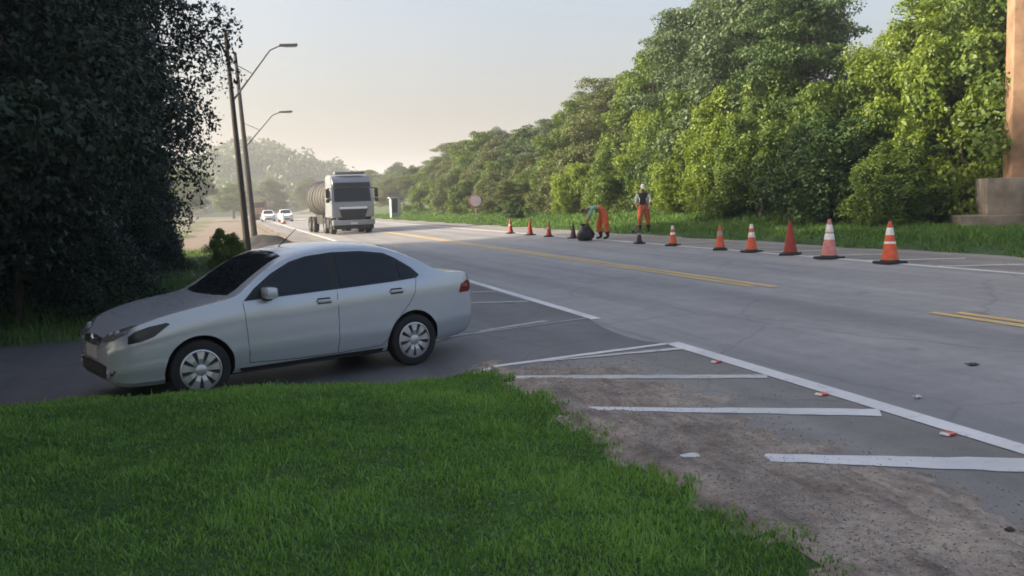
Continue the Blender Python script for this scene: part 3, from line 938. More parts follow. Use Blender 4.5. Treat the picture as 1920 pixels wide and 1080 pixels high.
def patch(name, poly, fmap, mat, parent, off=.004, rings=5, sub=4, lip=.012, smooth=50):
    """star-shaped outline laid on the body surface; fmap(u,v,off)->point"""
    pts = []
    n = len(poly)
    for i in range(n):
        a, b = poly[i], poly[(i + 1) % n]
        for k in range(sub): pts.append((a[0] + (b[0] - a[0]) * k / sub, a[1] + (b[1] - a[1]) * k / sub))
    cx = sum(p[0] for p in pts) / len(pts); cy_ = sum(p[1] for p in pts) / len(pts)
    V = [fmap(cx, cy_, off)]; F = []; m = len(pts)
    for r in range(1, rings + 1):
        for p in pts: V.append(fmap(cx + (p[0] - cx) * r / rings, cy_ + (p[1] - cy_) * r / rings, off))
    for p in pts: V.append(fmap(cx + (p[0] - cx) * 1.004, cy_ + (p[1] - cy_) * 1.004, off - lip))
    for k in range(m): F.append((0, 1 + k, 1 + (k + 1) % m))
    for r in range(rings):
        for k in range(m):
            a = 1 + r * m + k; b = 1 + r * m + (k + 1) % m
            F.append((a, a + m, b + m, b))
    return mesh_obj(name, V, F, mat, parent, smooth)

def make_car(paint_mat):
    """local axes: +X forward from the middle of the wheelbase, Z up, ground at 0"""
    root = empty("saloon_car")
    XM = (FH + RH) / 2
    cx = lambda x: XM - x
    st = [0, .012, .03, .06, .1, .15, .2, .27, .35, .45, .55, .65, .75, .85, .95, 1.05, 1.12, 1.18, 1.26, 1.35, 1.45, 1.55, 1.65, 1.72, 1.8, 1.9, 2.05, 2.2, 2.35, 2.5, 2.65, 2.8, 2.9, 3.0, 3.1, 3.2, 3.3, 3.42, 3.52, 3.62, 3.68, 3.75, 3.85, 3.95, 4.03, 4.08, 4.12, 4.15, 4.18, 4.2, 4.218]
    bm = bmesh.new(); rings = []
    for x in st:
        P = section_pts(x)
        ring = [bm.verts.new((cx(x), y, z)) for y, z in P]
        ring += [bm.verts.new((cx(x), -y, z)) for y, z in P[-2:0:-1]]
        rings.append(ring)
    n = len(rings[0])
    for i in range(len(rings) - 1):
        for k in range(n):
            bm.faces.new((rings[i][k], rings[i][(k + 1) % n], rings[i + 1][(k + 1) % n], rings[i + 1][k]))
    bm.faces.new(rings[0][::-1]); bm.faces.new(rings[-1])
    body = bm_obj("body", bm, [paint_mat, M_under], root)
    # cut the wheel arches
    bmc = bmesh.new()
    for hx in (FH, RH):
        for s in (-1, 1):
            lathe(bmc, [(.345, s * .50), (.345, s * 1.2)], 'Y', 40, (cx(hx), 0, .30))
    bmesh.ops.recalc_face_normals(bmc, faces=bmc.faces)
    cm = bpy.data.meshes.new("cut"); bmc.to_mesh(cm); bmc.free(); cm.materials.append(M_under)
    co = bpy.data.objects.new("cut", cm); COL.objects.link(co)
    md = body.modifiers.new("b", 'BOOLEAN'); md.object = co; md.operation = 'DIFFERENCE'; md.solver = 'EXACT'
    try: md.material_mode = 'TRANSFER'
    except Exception: pass
    dg = bpy.context.evaluated_depsgraph_get()
    nm = bpy.data.meshes.new_from_object(body.evaluated_get(dg))
    body.modifiers.clear(); old = body.data; body.data = nm; nm.name = "car_body"
    bpy.data.meshes.remove(old); bpy.data.objects.remove(co); bpy.data.meshes.remove(cm)
    smooth_angle(nm, 32)

    def side(s):
        def f(u, v, off): return (cx(u), s * (side_y(u, v) + off), v)
        return f
    def front(u, v, off): return (cx(front_x(u, v) - off), u, v)
    def rear(u, v, off): return (cx(rear_x(u, v) + off), u, v)
    def topf(u, v, off): return (cx(u), v, top_z(u, v) + off)

    # windscreens on the top surface (u along x, v across)
    patch("windscreen", [(1.17, -.60), (1.13, -.3), (1.12, 0), (1.13, .3), (1.17, .60), (1.45, .575), (1.80, .535), (1.84, .25), (1.85, 0), (1.84, -.25), (1.80, -.535), (1.45, -.575)], topf, M_glass, root, .004, 8, 3, .02)
    patch("rear_window", [(3.06, -.47), (3.03, 0), (3.06, .47), (3.35, .53), (3.58, .57), (3.62, .3), (3.63, 0), (3.62, -.3), (3.58, -.57), (3.35, -.53)], topf, M_glass, root, .004, 7, 3, .02)
    for s in (1, -1):
        f = side(s)
        lbl = None
        # black surround of the side glass, then glass panes
        patch("window_surround", [(1.27, .935), (1.60, .945), (2.4, .97), (3.0, .99), (3.34, 1.01), (3.385, 1.04), (3.30, 1.13), (3.12, 1.25), (2.98, 1.315), (2.7, 1.355), (2.35, 1.362), (2.05, 1.34), (1.85, 1.295), (1.62, 1.19), (1.40, 1.05)], f, M_black, root, .003, 7, 3)
        patch("front_window", [(1.42, .965), (1.9, .975), (2.255, .985), (2.265, 1.15), (2.275, 1.335), (2.06, 1.315), (1.88, 1.272), (1.66, 1.17), (1.5, 1.06)], f, M_glass, root, .007, 6, 3)
        patch("rear_side_window", [(2.36, .99), (2.7, 1.0), (3.06, 1.015), (3.10, 1.10), (3.06, 1.235), (2.95, 1.29), (2.68, 1.33), (2.375, 1.337), (2.365, 1.15)], f, M_glass, root, .007, 6, 3)
        patch("quarter_window", [(3.115, 1.022), (3.30, 1.035), (3.33, 1.05), (3.26, 1.13), (3.12, 1.215), (3.12, 1.1)], f, M_glass, root, .007, 4, 3)
        # shut lines
        for nm_, pl in (("door_seam", [(1.30, .30), (1.285, .55), (1.27, .80), (1.26, .92)]), ("door_seam", [(2.30, .27), (2.31, .6), (2.315, .975)]), ("door_seam", [(2.99, .46), (3.10, .62), (3.21, .72), (3.30, .85), (3.33, 1.0)]), ("sill_seam", [(1.30, .30), (1.8, .275), (2.30, .27), (2.85, .285), (2.93, .36), (2.99, .46)])):
            bmz = bmesh.new()
            q = []
            for (a0, a1), (b0, b1) in zip(pl[:-1], pl[1:]):
                for k in range(6): q.append((a0 + (b0 - a0) * k / 6, a1 + (b1 - a1) * k / 6))
            q.append(pl[-1])
            tube(bmz, [f(u, v, -.0005) for u, v in q], .0035, 5)
            bm_obj(nm_, bmz, M_black, root)
        # handles
        for hx, hz in ((2.15, .86), (3.05, .885)):
            bmz = bmesh.new()
            p = Vector(f(hx, hz, .018)); box(bmz, p, (.17, .022, .03), bevel=.009)
            h = bm_obj("door_handle", bmz, paint_mat, root, 40)
            patch("handle_recess", [(hx - .08, hz - .035), (hx + .08, hz - .035), (hx + .09, hz), (hx + .07, hz + .03), (hx - .07, hz + .03), (hx - .09, hz)], f, M_black, h, .001, 2, 2)
        # rocker strip, mirror, lamps
        patch("rocker_panel", [(1.22, .215), (2.0, .215), (2.85, .215), (2.87, .25), (2.0, .255), (1.20, .255)], f, M_black, root, .004, 3, 8)
        bmz = bmesh.new()
        b0 = Vector(f(1.52, 1.0, .09))
        box(bmz, b0, (.12, .19, .125), bevel=.035)
        mr = bm_obj("mirror", bmz, paint_mat, root, 50)
        bmz = bmesh.new(); box(bmz, Vector(f(1.50, .94, .05)), (.07, .12, .035), bevel=.01); bm_obj("mirror_foot", bmz, M_black, mr, 50)
        bmz = bmesh.new(); box(bmz, b0 + Vector((-.061, 0, 0)), (.006, .15, .09), bevel=.002); bm_obj("mirror_glass", bmz, M_chrome, mr)
        hl = [(s * .31, .635), (s * .45, .635), (s * .57, .655), (s * .665, .72), (s * .68, .80), (s * .60, .785), (s * .45, .738), (s * .32, .705)]
        def lamp(u, v, off):
            x = front_x(u, v); return (cx(x - off * .7), u + math.copysign(off * .7, u), v)
        hd = patch("headlight", hl, lamp, M_lensmid, root, .006, 5, 4)
        for yy, zz, rr_ in ((.40, .699, .026), (.52, .716, .030)):
            bmz = bmesh.new()
            p = Vector(lamp(s * yy, zz, -.008)); bmesh.ops.create_uvsphere(bmz, u_segments=14, v_segments=8, radius=rr_, matrix=Matrix.Translation(p))
            bm_obj("lamp_bulb_housing", bmz, M_lens, hd, 60)
        patch("headlight_wing", [(.155, .62), (.26, .635), (.38, .68), (.53, .785), (.50, .80), (.34, .775), (.22, .735), (.165, .69)], f, M_lensdark, hd, .005, 5, 4)
        patch("tail_light", [(3.94, .785), (4.10, .785), (4.155, .81), (4.155, .89), (4.10, .925), (3.98, .88)], f, M_red, root, .006, 4, 3)
        patch("tail_light", [(s * .44, .82), (s * .60, .82), (s * .665, .83), (s * .665, .89), (s * .58, .92), (s * .46, .905)], rear, M_red, root, .006, 4, 3)
        bmz = bmesh.new()
        lathe(bmz, [(.0, 0), (.045, 0), (.05, .01), (.03, .02), (0.001, .02)], 'X', 16, Vector(front(s * .50, .33, .004)), cap=False)
        bm_obj("fog_lamp", bmz, M_lens, root, 60)
    patch("grille", [(-.29, .595), (0, .59), (.29, .595), (.31, .63), (.29, .66), (0, .668), (-.29, .66), (-.31, .63)], front, M_black, root, .005, 4, 6)
    for zz in (.612, .642):
        bmz = bmesh.new(); tube(bmz, [front(-.28 + .56 * k / 14, zz, .012) for k in range(15)], .006, 6); bm_obj("grille_bar", bmz, M_chrome, root, 60)
    bmz = bmesh.new(); lathe(bmz, [(.055, 0), (.055, .012), (.047, .016)], 'X', 24, Vector(front(0, .63, .010))); em = bm_obj("emblem", bmz, M_chrome, root, 60)
    patch("lower_intake", [(-.52, .29), (-.3, .265), (0, .262), (.3, .265), (.52, .29), (.60, .36), (.50, .405), (.25, .415), (0, .415), (-.25, .415), (-.50, .405), (-.60, .36)], front, M_black, root, .005, 5, 5)
    patch("number_plate", [(-.20, .45), (.20, .45), (.20, .575), (-.20, .575)], front, M_plate, root, .014, 3, 4)
    patch("number_plate", [(-.20, .70), (.20, .70), (.20, .825), (-.20, .825)], rear, M_plate, root, .014, 3, 4)
    patch("rear_bumper_trim", [(-.55, .40), (.55, .40), (.62, .45), (.55, .48), (-.55, .48), (-.62, .45)], rear, M_black, root, .004, 3, 6)
    # underside pan so the car blocks light
    bmz = bmesh.new(); box(bmz, (0, 0, .19), (2.9, 1.0, .08), bevel=.02); bm_obj("floor_pan", bmz, M_under, root)
    # wheels
    def wheel(hx, s, first):
        w = empty("wheel", (cx(hx), s * .73, .298)); w.parent = root
        if first is None:
            bmz = bmesh.new()
            lathe(bmz, [(.20, -.085), (.262, -.09), (.288, -.078), (.297, -.055), (.298, 0), (.297, .055), (.288, .078), (.262, .09), (.215, .088), (.205, .07), (.20, .0), (.20, -.085)], 'Y', 48, cap=False)
            t = bm_obj("tyre", bmz, M_tyre, w, 40)
            bmz = bmesh.new(); lathe(bmz, [(.206, .0), (.206, .078), (.190, .084), (.186, .072), (.184, .05), (.04, .048), (.001, .048)], 'Y', 48, cap=False)
            for f_ in bmz.faces: f_.material_index = 0
            r1 = bm_obj("rim", bmz, M_rim, w, 35)
            bmz = bmesh.new(); lathe(bmz, [(.183, .050), (.183, .056), (.03, .058), (.001, .058)], 'Y', 40, cap=False); r2 = bm_obj("wheel_slots", bmz, M_rimdark, w)
            bmz = bmesh.new()
            NS = 9
            for k in range(NS):
                a = 2 * math.pi * k / NS + .2
                def P(r, da, h): return bmz.verts.new((r * math.cos(a + da), h, r * math.sin(a + da)))
                A = [P(.045, -.42, .070), P(.045, .42, .070), P(.115, .215, .083), P(.187, .215, .077), P(.187, -.215, .077), P(.115, -.215, .083)]
                B = [P(.045, -.42, .056), P(.045, .42, .056), P(.115, .235, .056), P(.187, .235, .056), P(.187, -.235, .056), P(.115, -.235, .056)]
                bmz.faces.new(A)
                for i in range(6): bmz.faces.new((A[i], B[i], B[(i + 1) % 6], A[(i + 1) % 6]))
            r3 = bm_obj("spokes", bmz, M_rim, w)
            r3.data.name = "spokes"
            bmz = bmesh.new(); lathe(bmz, [(.056, .058), (.056, .080), (.046, .086), (.001, .087)], 'Y', 24, cap=False); r4 = bm_obj("hub_cap", bmz, M_rim, w, 40)
        else:
            for ch in first.children:
                c = ch.copy(); COL.objects.link(c); c.parent = w
        if s < 0: w.rotation_euler = (0, 0, math.pi)
        return w
    w0 = wheel(FH, 1, None); wheel(FH, -1, w0); wheel(RH, 1, w0); wheel(RH, -1, w0)
    # antenna
    bmz = bmesh.new(); tube(bmz, [(cx(2.0), 0, 1.41), (cx(2.25), 0, 1.62)], [.006, .003], 6); bm_obj("antenna", bmz, M_black, root)
    return root

car = make_car(M_car)
TH = R(21)
car.location = (.49, 10.44, Z(.49) + .006)
car.scale = (.99, .99, .99)
tag(car, "silver saloon car turning into the entrance at the left", "car")
_n = Vector((0, 0, 1)).normalized(); _fw = Vector((-math.cos(TH), -math.sin(TH), 0)); _fw = (_fw - _n * _fw.dot(_n)).normalized(); _lf = _n.cross(_fw)
car.rotation_euler = Matrix(((_fw.x, _lf.x, _n.x), (_fw.y, _lf.y, _n.y), (_fw.z, _lf.z, _n.z))).to_euler()
# steered front wheels
for ch in car.children:
    if ch.name.startswith("wheel") and ch.location.x > 0 and "surround" not in ch.name:
        ch.rotation_euler.z += R(-4)

# two white cars far down the road: copies of the saloon in white
def recolour(o, a, b):
    for c in [o] + list(o.children_recursive):
        if c.type == 'MESH':
            for sl in c.material_slots:
                if sl.material == a:
                    sl.link = 'OBJECT'; sl.material = b
for x, y, rz, lb in ((6.2, 112.0, -R(90), "distant white car left of the silver truck, nearer of two"), (4.6, 122.0, -R(90), "distant white car beside the beige lorry, farther of two")):
    c2 = copy_tree(car)
    c2.location = (x, y, Z(x) + .005); c2.rotation_euler = (0, 0, rz); c2.scale = (1, 1, 1)
    recolour(c2, M_car, M_carw)
    tag(c2, lb, "car", "white cars waiting far down the road")

# ------------------------------------------------------------------ traffic cones
M_orange = simple("cone_orange", (.62, .105, .035), .55, var=.25, nscale=9)
M_orangefade = simple("cone_faded_pink", (.56, .22, .20), .6, var=.25, nscale=9)
M_conedark = simple("cone_dirty_dark", (.075, .035, .035), .7, var=.4, nscale=9)
M_conered = simple("cone_dark_red", (.30, .035, .02), .6, var=.3, nscale=9)
M_band = simple("cone_white_band", (.70, .69, .67), .5, var=.2, nscale=14)
M_banddirty = simple("cone_dirty_band", (.30, .28, .27), .6, var=.3, nscale=14)
M_conebase = simple("cone_base_black", (.02, .019, .019), .85, var=.3)

def cone(x, y, h, body, band, label, lean=(0, 0), rz=0.0, bands=((.42, .58), (.74, .86)), z=None, base=True):
    e = empty("traffic_cone", (x, y, (Z(x) if z is None else z) + .004), rz)
    e.rotation_euler = (lean[0], lean[1], rz)
    rad = lambda t: .165 * (1 - t) + .032 * t if h > .5 else .15 * (1 - t) + .03 * t
    bm = bmesh.new()
    box(bm, (0, 0, .022), (.44 * h / .8 + .02, .44 * h / .8 + .02, .044), bevel=.014, taper=.96)
    lathe(bm, [(.19 * h / .8, .03), (.18 * h / .8, .06), (.155 * h / .8, .075)], 'Z', 20, cap=False)
    bm_obj("base", bm, M_conebase, e, 40)
    bm = bmesh.new(); k = h / .8
    pr = [(rad(t) * k, .04 + (h - .04) * t) for t in (0, .12, .25, .4, .6, .75, .9, 1.0)]
    lathe(bm, pr + [(rad(1) * k * .72, h + .002), (rad(1) * k * .6, h - .05)], 'Z', 24, cap=False)
    bm_obj("cone_body", bm, body, e, 50)
    for a, b in bands:
        bm = bmesh.new()
        lathe(bm, [(rad(a) * k, .04 + (h - .04) * a), (rad(a) * k + .004, .04 + (h - .04) * (a + .005)), (rad(b) * k + .004, .04 + (h - .04) * (b - .005)), (rad(b) * k, .04 + (h - .04) * b)], 'Z', 24, cap=False)
        bm_obj("reflective_band", bm, band, e, 50)
    tag(e, label, "traffic cone", "traffic cones along the right edge line")
cone(12.24, 14.73, .82, M_orange, M_band, "tall orange traffic cone at the right end of the row, nearest the camera", bands=((.44, .50), (.66, .84)))
cone(12.22, 16.59, .84, M_orangefade, M_band, "faded pink and white traffic cone, second from the right end", (0, R(1)), .3, bands=((.46, .62), (.66, .86)))
cone(12.31, 18.14, .78, M_conered, M_conered, "plain dark red traffic cone without bright bands, third from the right end", (0, R(-2)), .8, bands=((.45, .55),))
cone(12.23, 19.65, .70, M_orange, M_band, "traffic cone with thick white collar and pale tip, fourth from the right end", (0, 0), .2, bands=((.50, .68), (.82, .98)))
cone(12.15, 21.03, .64, M_orange, M_banddirty, "squat orange traffic cone with one pale band, fifth from the right end", (0, R(1)), 1.0, bands=((.55, .75),))
cone(12.22, 23.82, .60, M_orange, M_band, "small orange traffic cone with pale tip, just right of the workers", (0, 0), .5, bands=((.5, .62), (.78, .97)))
cone(12.09, 25.82, .50, M_conedark, M_banddirty, "small dark grimy traffic cone in front of the standing worker", (0, 0), .1, bands=((.5, .64),))
cone(12.05, 31.43, .56, M_conedark, M_conedark, "dark traffic cone just left of the stooping worker", (0, 0), .4, bands=((.5, .6),))
cone(11.93, 33.81, .58, M_conered, M_banddirty, "dark red traffic cone, third from the left end of the row", (0, R(3)), .9, bands=((.5, .62),))
cone(11.93, 36.16, .64, M_conered, M_conered, "dark red traffic cone, second from the left end of the row", (0, 0), .3, bands=((.5, .6),))
cone(11.91, 38.9, .64, M_conered, M_banddirty, "dark red traffic cone at the far left end of the row", (0, 0), .0, bands=((.5, .62),))
cone(5.2, 98.0, 1.15, M_band, M_orange, "distant white traffic marker with orange foot left of the truck", (0, 0), .0, bands=((.0, .18),))

# ------------------------------------------------------------------ concrete pillar
def mat_concrete():
    t = NT("weathered_concrete")
    co = t.coord("Object"); n = t.noise(co, 1.4, 8, .7); s = t.coord("Object", (3, 3, .9)); k = t.noise(s, 1.0, 5, .6)
    c = t.ramp(n, [(.3, (.085, .076, .066)), (.6, (.20, .182, .16)), (.75, (.27, .25, .225))])
    c = t.mix(.8, c, t.ramp(k, [(.3, (.62, .60, .58)), (.65, (1.08, 1.05, 1.0))]), 'MULTIPLY')
    t.base(c); t.b.inputs["Roughness"].default_value = .95; t.bump(n, .6, .05)
    return t.m
M_conc = mat_concrete()
M_terra = simple("rusty_render", (.25, .155, .095), .9, var=.5, nscale=1.2, bump=.4)
def pillar():
    x, y = 22.04, 20.82
    z = .56
    rz = R(-33)
    e = empty("concrete_pillar", (x, y, z), rz)
    bm = bmesh.new(); box(bm, (.0, -.1, .02), (3.9, 2.4, .62), bevel=.03); bm_obj("footing", bm, M_conc, e, 40)
    bm = bmesh.new(); box(bm, (0, 0, .85), (2.4, 1.6, 1.06), bevel=.04); bm_obj("plinth", bm, M_conc, e, 40)
    bm = bmesh.new(); box(bm, (.1, 0, 5.9), (1.25, .95, 9.1), bevel=.04, taper=.92); sh = bm_obj("shaft", bm, M_terra, e, 40)
    bm = bmesh.new(); box(bm, (.22, -.44, 5.9), (.5, .12, 8.6), bevel=.02); bm_obj("shaft_rib", bm, M_conc, sh, 40)
    tag(e, "weathered concrete pillar on a stepped plinth at the right frame edge", "pillar")
pillar()

# ------------------------------------------------------------------ lamp posts
M_pole = simple("post_concrete", (.045, .041, .037), .9, var=.25, nscale=3)
M_steel = simple("galvanised_steel", (.22, .225, .23), .5, .5, var=.15)
M_lampglass = simple("lamp_glass", (.55, .55, .5), .3, var=.1)
def lamp_post(x, y, lean, h, arm_z, reach, rise, label, r=.17):
    e = empty("lamp_post", (x, y, Z(x) - .05))
    e.rotation_euler = (0, lean, 0)
    bm = bmesh.new(); tube(bm, [(0, 0, 0), (0, 0, h * .5), (0, 0, h)], [r * 1.35, r, r * .65], 10); bm_obj("post", bm, M_pole, e, 50)
    bm = bmesh.new()
    tube(bm, [(0, 0, arm_z), (reach * .35, 0, arm_z + rise * .52), (reach * .62, 0, arm_z + rise * .92), (reach * .78, 0, arm_z + rise)], [.045, .04, .036, .032], 8)
    a = bm_obj("lamp_arm", bm, M_steel, e, 60)
    bm = bmesh.new(); tube(bm, [(0, 0, arm_z + rise * .75), (reach * .33, 0, arm_z + rise * .5)], [.02, .02], 6); bm_obj("arm_stay", bm, M_steel, a)
    bm = bmesh.new(); box(bm, (reach * .9, 0, arm_z + rise + .01), (reach * .28, .24, .11), bevel=.035); hd = bm_obj("lamp_head", bm, M_steel, e, 50)
    bm = bmesh.new(); box(bm, (reach * .93, 0, arm_z + rise - .055), (reach * .18, .18, .04), bevel=.015); bm_obj("lamp_glass", bm, M_lampglass, hd, 50)
    for zz, ln in ((h - .25, 1.6), (h - 1.1, 1.2)):
        bm = bmesh.new(); box(bm, (0, -.02, zz), (.10, ln, .10), bevel=.01); ca = bm_obj("cross_arm", bm, M_pole, e)
    for k in range(3):
        bm = bmesh.new(); lathe(bm, [(.05, 0), (.06, .05), (.03, .08), (.05, .13), (.02, .17)], 'Z', 10, (0, -.6 + .6 * k, h - .2)); bm_obj("insulator", bm, M_black, e, 50)
    tag(e, label, "lamp post", "lamp posts on the left side of the road")
lamp_post(1.35, 60.0, R(-2.4), 11.6, 5.75, 3.0, 2.1, "farther lamp post, its lower arm standing clear against the sky", .155)
lamp_post(.62, 42.0, R(-2.2), 9.6, 6.6, 2.9, 2.35, "nearer lamp post, its arm showing beside the dark tree top", .125)

# ------------------------------------------------------------------ round sign, roadside shelter
M_signgrey = simple("sign_face_grey", (.40, .36, .40), .5, var=.15)
M_signrim = simple("sign_rim_red", (.20, .10, .085), .5, var=.2)
M_post = simple("sign_post", (.16, .15, .14), .7, .3, var=.2)
def round_sign():
    x, y = 16.25, 61.0
    e = empty("round_road_sign", (x, y, Z(x) - .02), R(-14))
    bm = bmesh.new(); tube(bm, [(0, 0, -.2), (0, 0, 2.35)], .04, 10); bm_obj("post", bm, M_post, e, 50)
    zc = 1.83 - Z(x)
    bm = bmesh.new(); lathe(bm, [(.36, -.055), (.49, -.055), (.50, -.05), (.50, -.035)], 'Y', 36, (0, 0, zc)); bm_obj("rim", bm, M_signrim, e, 40)
    bm = bmesh.new(); lathe(bm, [(.001, -.062), (.365, -.062), (.37, -.05)], 'Y', 36, (0, 0, zc), cap=False); bm_obj("face", bm, M_signgrey, e, 40)
    tag(e, "round road sign with a pale grey face on the right verge", "road sign")
round_sign()
M_shelter = simple("shelter_white", (.26, .30, .33), .6, var=.12)
M_shdark = simple("shelter_dark_panel", (.035, .045, .055), .3, var=.2)
def shelter():
    e = empty("roadside_shelter", (15.65, 90.0, Z(15.6) - .03), R(6), .78)
    zb = .55
    bm = bmesh.new(); box(bm, (.48, 0, 1.25), (.32, .9, 2.5), bevel=.03); bm_obj("side_wall", bm, M_shelter, e, 40)
    bm = bmesh.new(); box(bm, (-.56, 0, 1.25), (.12, .9, 2.5), bevel=.03); bm_obj("side_post", bm, M_shelter, e, 40)
    bm = bmesh.new(); box(bm, (-.06, 0, 2.56), (1.5, 1.1, .16), bevel=.04); bm_obj("roof", bm, M_shelter, e, 40)
    bm = bmesh.new(); box(bm, (-.10, .38, 1.55), (.82, .06, 1.8), bevel=.01); bm_obj("dark_panel", bm, M_shdark, e)
    bm = bmesh.new(); box(bm, (-.10, .1, .35), (.80, .6, .6), bevel=.02); bm_obj("bench", bm, M_shelter, e, 40)
    tag(e, "small white roadside shelter with a dark panel beyond the truck", "shelter")
shelter()

# ------------------------------------------------------------------ trucks
M_cab = carpaint("truck_silver", (.25, .275, .31), .3, .38)
M_tank = simple("tank_dusty_steel", (.06, .056, .05), .7, .1, var=.3, nscale=1.5)
M_tblack = simple("truck_black", (.02, .021, .024), .6, var=.3)
M_tgrille = simple("truck_grille", (.028, .030, .034), .5, var=.3)
M_tgrey = simple("truck_grey_trim", (.16, .165, .175), .5, var=.15)
M_visor = glassmat("truck_sun_visor", (.02, .022, .026), .12)
def truck_wheel(parent, x, y, r=.50, w=.32, first=None):
    e = empty("wheel", (x, y, r)); e.parent = parent
    if first is None:
        bm = bmesh.new(); lathe(bm, [(r * .55, -w / 2), (r * .93, -w / 2), (r, -w * .36), (r, w * .36), (r * .93, w / 2), (r * .55, w / 2)], 'X', 32, cap=False); bm_obj("tyre", bm, M_tyre, e, 35)
        bm = bmesh.new(); lathe(bm, [(r * .56, -w * .46), (r * .5, -w * .30), (r * .3, -w * .22), (r * .24, -w * .42), (.001, -w * .45)], 'X', 24, cap=False); lathe(bm, [(r * .56, w * .46), (r * .5, w * .30), (.001, w * .3)], 'X', 24, cap=False); bm_obj("rim", bm, M_tgrey, e, 35)
    else:
        for ch in first.children:
            c = ch.copy(); COL.objects.link(c); c.parent = e
    return e
def silver_truck():
    """local: -Y is forward (towards the camera), X across"""
    e = empty("tanker_truck", (6.72, 52.6, Z(6.72) + .004), R(5))
    W = 2.44
    # cab: side profile extruded with tapered top, then bevelled
    prof = [(0.02, .95), (-.06, 1.35), (-.03, 1.78), (.13, 2.55), (.22, 2.92), (.55, 3.30), (1.1, 3.42), (2.05, 3.42), (2.15, 3.2), (2.15, .95)]
    bm = bmesh.new()
    A = [bm.verts.new((-W / 2 + (.10 if z > 2.6 else .0), y, z)) for y, z in prof]; B = [bm.verts.new((W / 2 - (.10 if z > 2.6 else .0), y, z)) for y, z in prof]
    bm.faces.new(A); bm.faces.new(B[::-1])
    for i in range(len(prof)): bm.faces.new((A[i], B[i], B[(i + 1) % len(prof)], A[(i + 1) % len(prof)]))
    bmesh.ops.bevel(bm, geom=[ed for ed in bm.edges], offset=.06, segments=3, affect='EDGES')
    bm_obj("cab", bm, M_cab, e, 35)
    def plate(name, pts, mat, par=e, off=.03, sm=None):
        # front-facing plate: pts (x,y,z) outline, extruded back
        bm = bmesh.new()
        a = [bm.verts.new(p) for p in pts]; b = [bm.verts.new((p[0], p[1] + off, p[2])) for p in pts]
        bm.faces.new(a); bm.faces.new(b[::-1]); n = len(pts)
        for i in range(n): bm.faces.new((a[i], b[i], b[(i + 1) % n], a[(i + 1) % n]))
        return bm_obj(name, bm, mat, par, sm)
    fy = lambda z: interp([(1.35, -.06), (1.78, -.03), (2.55, .13), (2.92, .22)], z)
    plate("windscreen", [(-1.06, fy(1.86) - .03, 1.86), (1.06, fy(1.86) - .03, 1.86), (1.02, fy(2.62) - .03, 2.62), (-1.02, fy(2.62) - .03, 2.62)], M_glass, off=.06)
    plate("sun_visor", [(-1.05, -.02, 2.68), (1.05, -.02, 2.68), (1.02, .02, 2.94), (-1.02, .02, 2.94)], M_visor, off=.10)
    g = plate("grille", [(-.60, -.10, .78), (.60, -.10, .78), (.82, -.105, 1.40), (-.82, -.105, 1.40)], M_tgrille, off=.08)
    for k in range(5):
        zz = .86 + k * .115; hw_ = .62 + .036 * k * 1.0
        bm = bmesh.new(); box(bm, (0, -.115, zz), (2 * hw_ * .96, .03, .03)); bm_obj("grille_bar", bm, M_tblack, g)
    plate("badge_strip", [(-.80, -.105, 1.44), (.80, -.105, 1.44), (.82, -.095, 1.56), (-.82, -.095, 1.56)], M_chrome, off=.06)
    bm = bmesh.new(); box(bm, (0, .02, .66), (W, .34, .30), bevel=.05); bm_obj("bumper", bm, M_cab, e, 35)
    bm = bmesh.new(); box(bm, (0, .10, .40), (W - .1, .26, .24), bevel=.04); bm_obj("bumper_skirt", bm, M_tblack, e, 35)
    plate("number_plate", [(-.2, -.165, .55), (.2, -.165, .55), (.2, -.165, .67), (-.2, -.165, .67)], M_plate, off=.02)
    for s in (-1, 1):
        h = plate("headlight", [(s * .74, -.165, .58), (s * 1.14, -.13, .60), (s * 1.16, -.13, .86), (s * .86, -.165, .82)], M_lens, off=.08)
        plate("corner_deflector", [(s * 1.06, -.04, .95), (s * 1.19, .0, .95), (s * 1.19, .04, 1.78), (s * 1.08, .0, 1.78)], M_cab, off=.10)
        bm = bmesh.new(); tube(bm, [(s * 1.12, .22, 2.60), (s * 1.38, .12, 2.62)], .03, 6); tube(bm, [(s * 1.12, .20, 2.0), (s * 1.38, .12, 1.98)], .03, 6)
        ma = bm_obj("mirror_bracket", bm, M_tblack, e); ma["kind"] = "stuff"
        bm = bmesh.new(); box(bm, (s * 1.42, .10, 2.34), (.20, .16, .52), bevel=.04); bm_obj("mirror", bm, M_tblack, e, 40)
        bm = bmesh.new(); box(bm, (s * 1.42, .10, 1.92), (.20, .16, .22), bevel=.04); bm_obj("mirror", bm, M_tblack, e, 40)
        plate("side_window", [(s * 1.225, .36, 1.92), (s * 1.225, 1.2, 1.92), (s * 1.205, 1.2, 2.55), (s * 1.205, .50, 2.55)], M_glass, off=.002) if False else None
        bm = bmesh.new()
        q = [(s * (W / 2 + .004), .36, 1.92), (s * (W / 2 + .004), 1.2, 1.92), (s * (W / 2 + .004), 1.2, 2.52), (s * (W / 2 + .004), .50, 2.52)]
        a = [bm.verts.new(p) for p in q]; b = [bm.verts.new((p[0] - s * .03, p[1], p[2])) for p in q]
        bm.faces.new(a); bm.faces.new(b[::-1])
        for i in range(4): bm.faces.new((a[i], b[i], b[(i + 1) % 4], a[(i + 1) % 4]))
        bm_obj("side_window", bm, M_glass, e)
        bm = bmesh.new(); box(bm, (s * 1.12, 1.35, .62), (.26, .75, .56), bevel=.06); bm_obj("cab_step", bm, M_tblack, e, 40)
    bm = bmesh.new(); box(bm, (0, .75, 3.50), (1.7, .5, .16), bevel=.05); bm_obj("roof_hatch", bm, M_tgrey, e, 40)
    bm = bmesh.new(); box(bm, (0, 4.9, .92), (1.0, 9.0, .30), bevel=.02); bm_obj("chassis", bm, M_tblack, e)
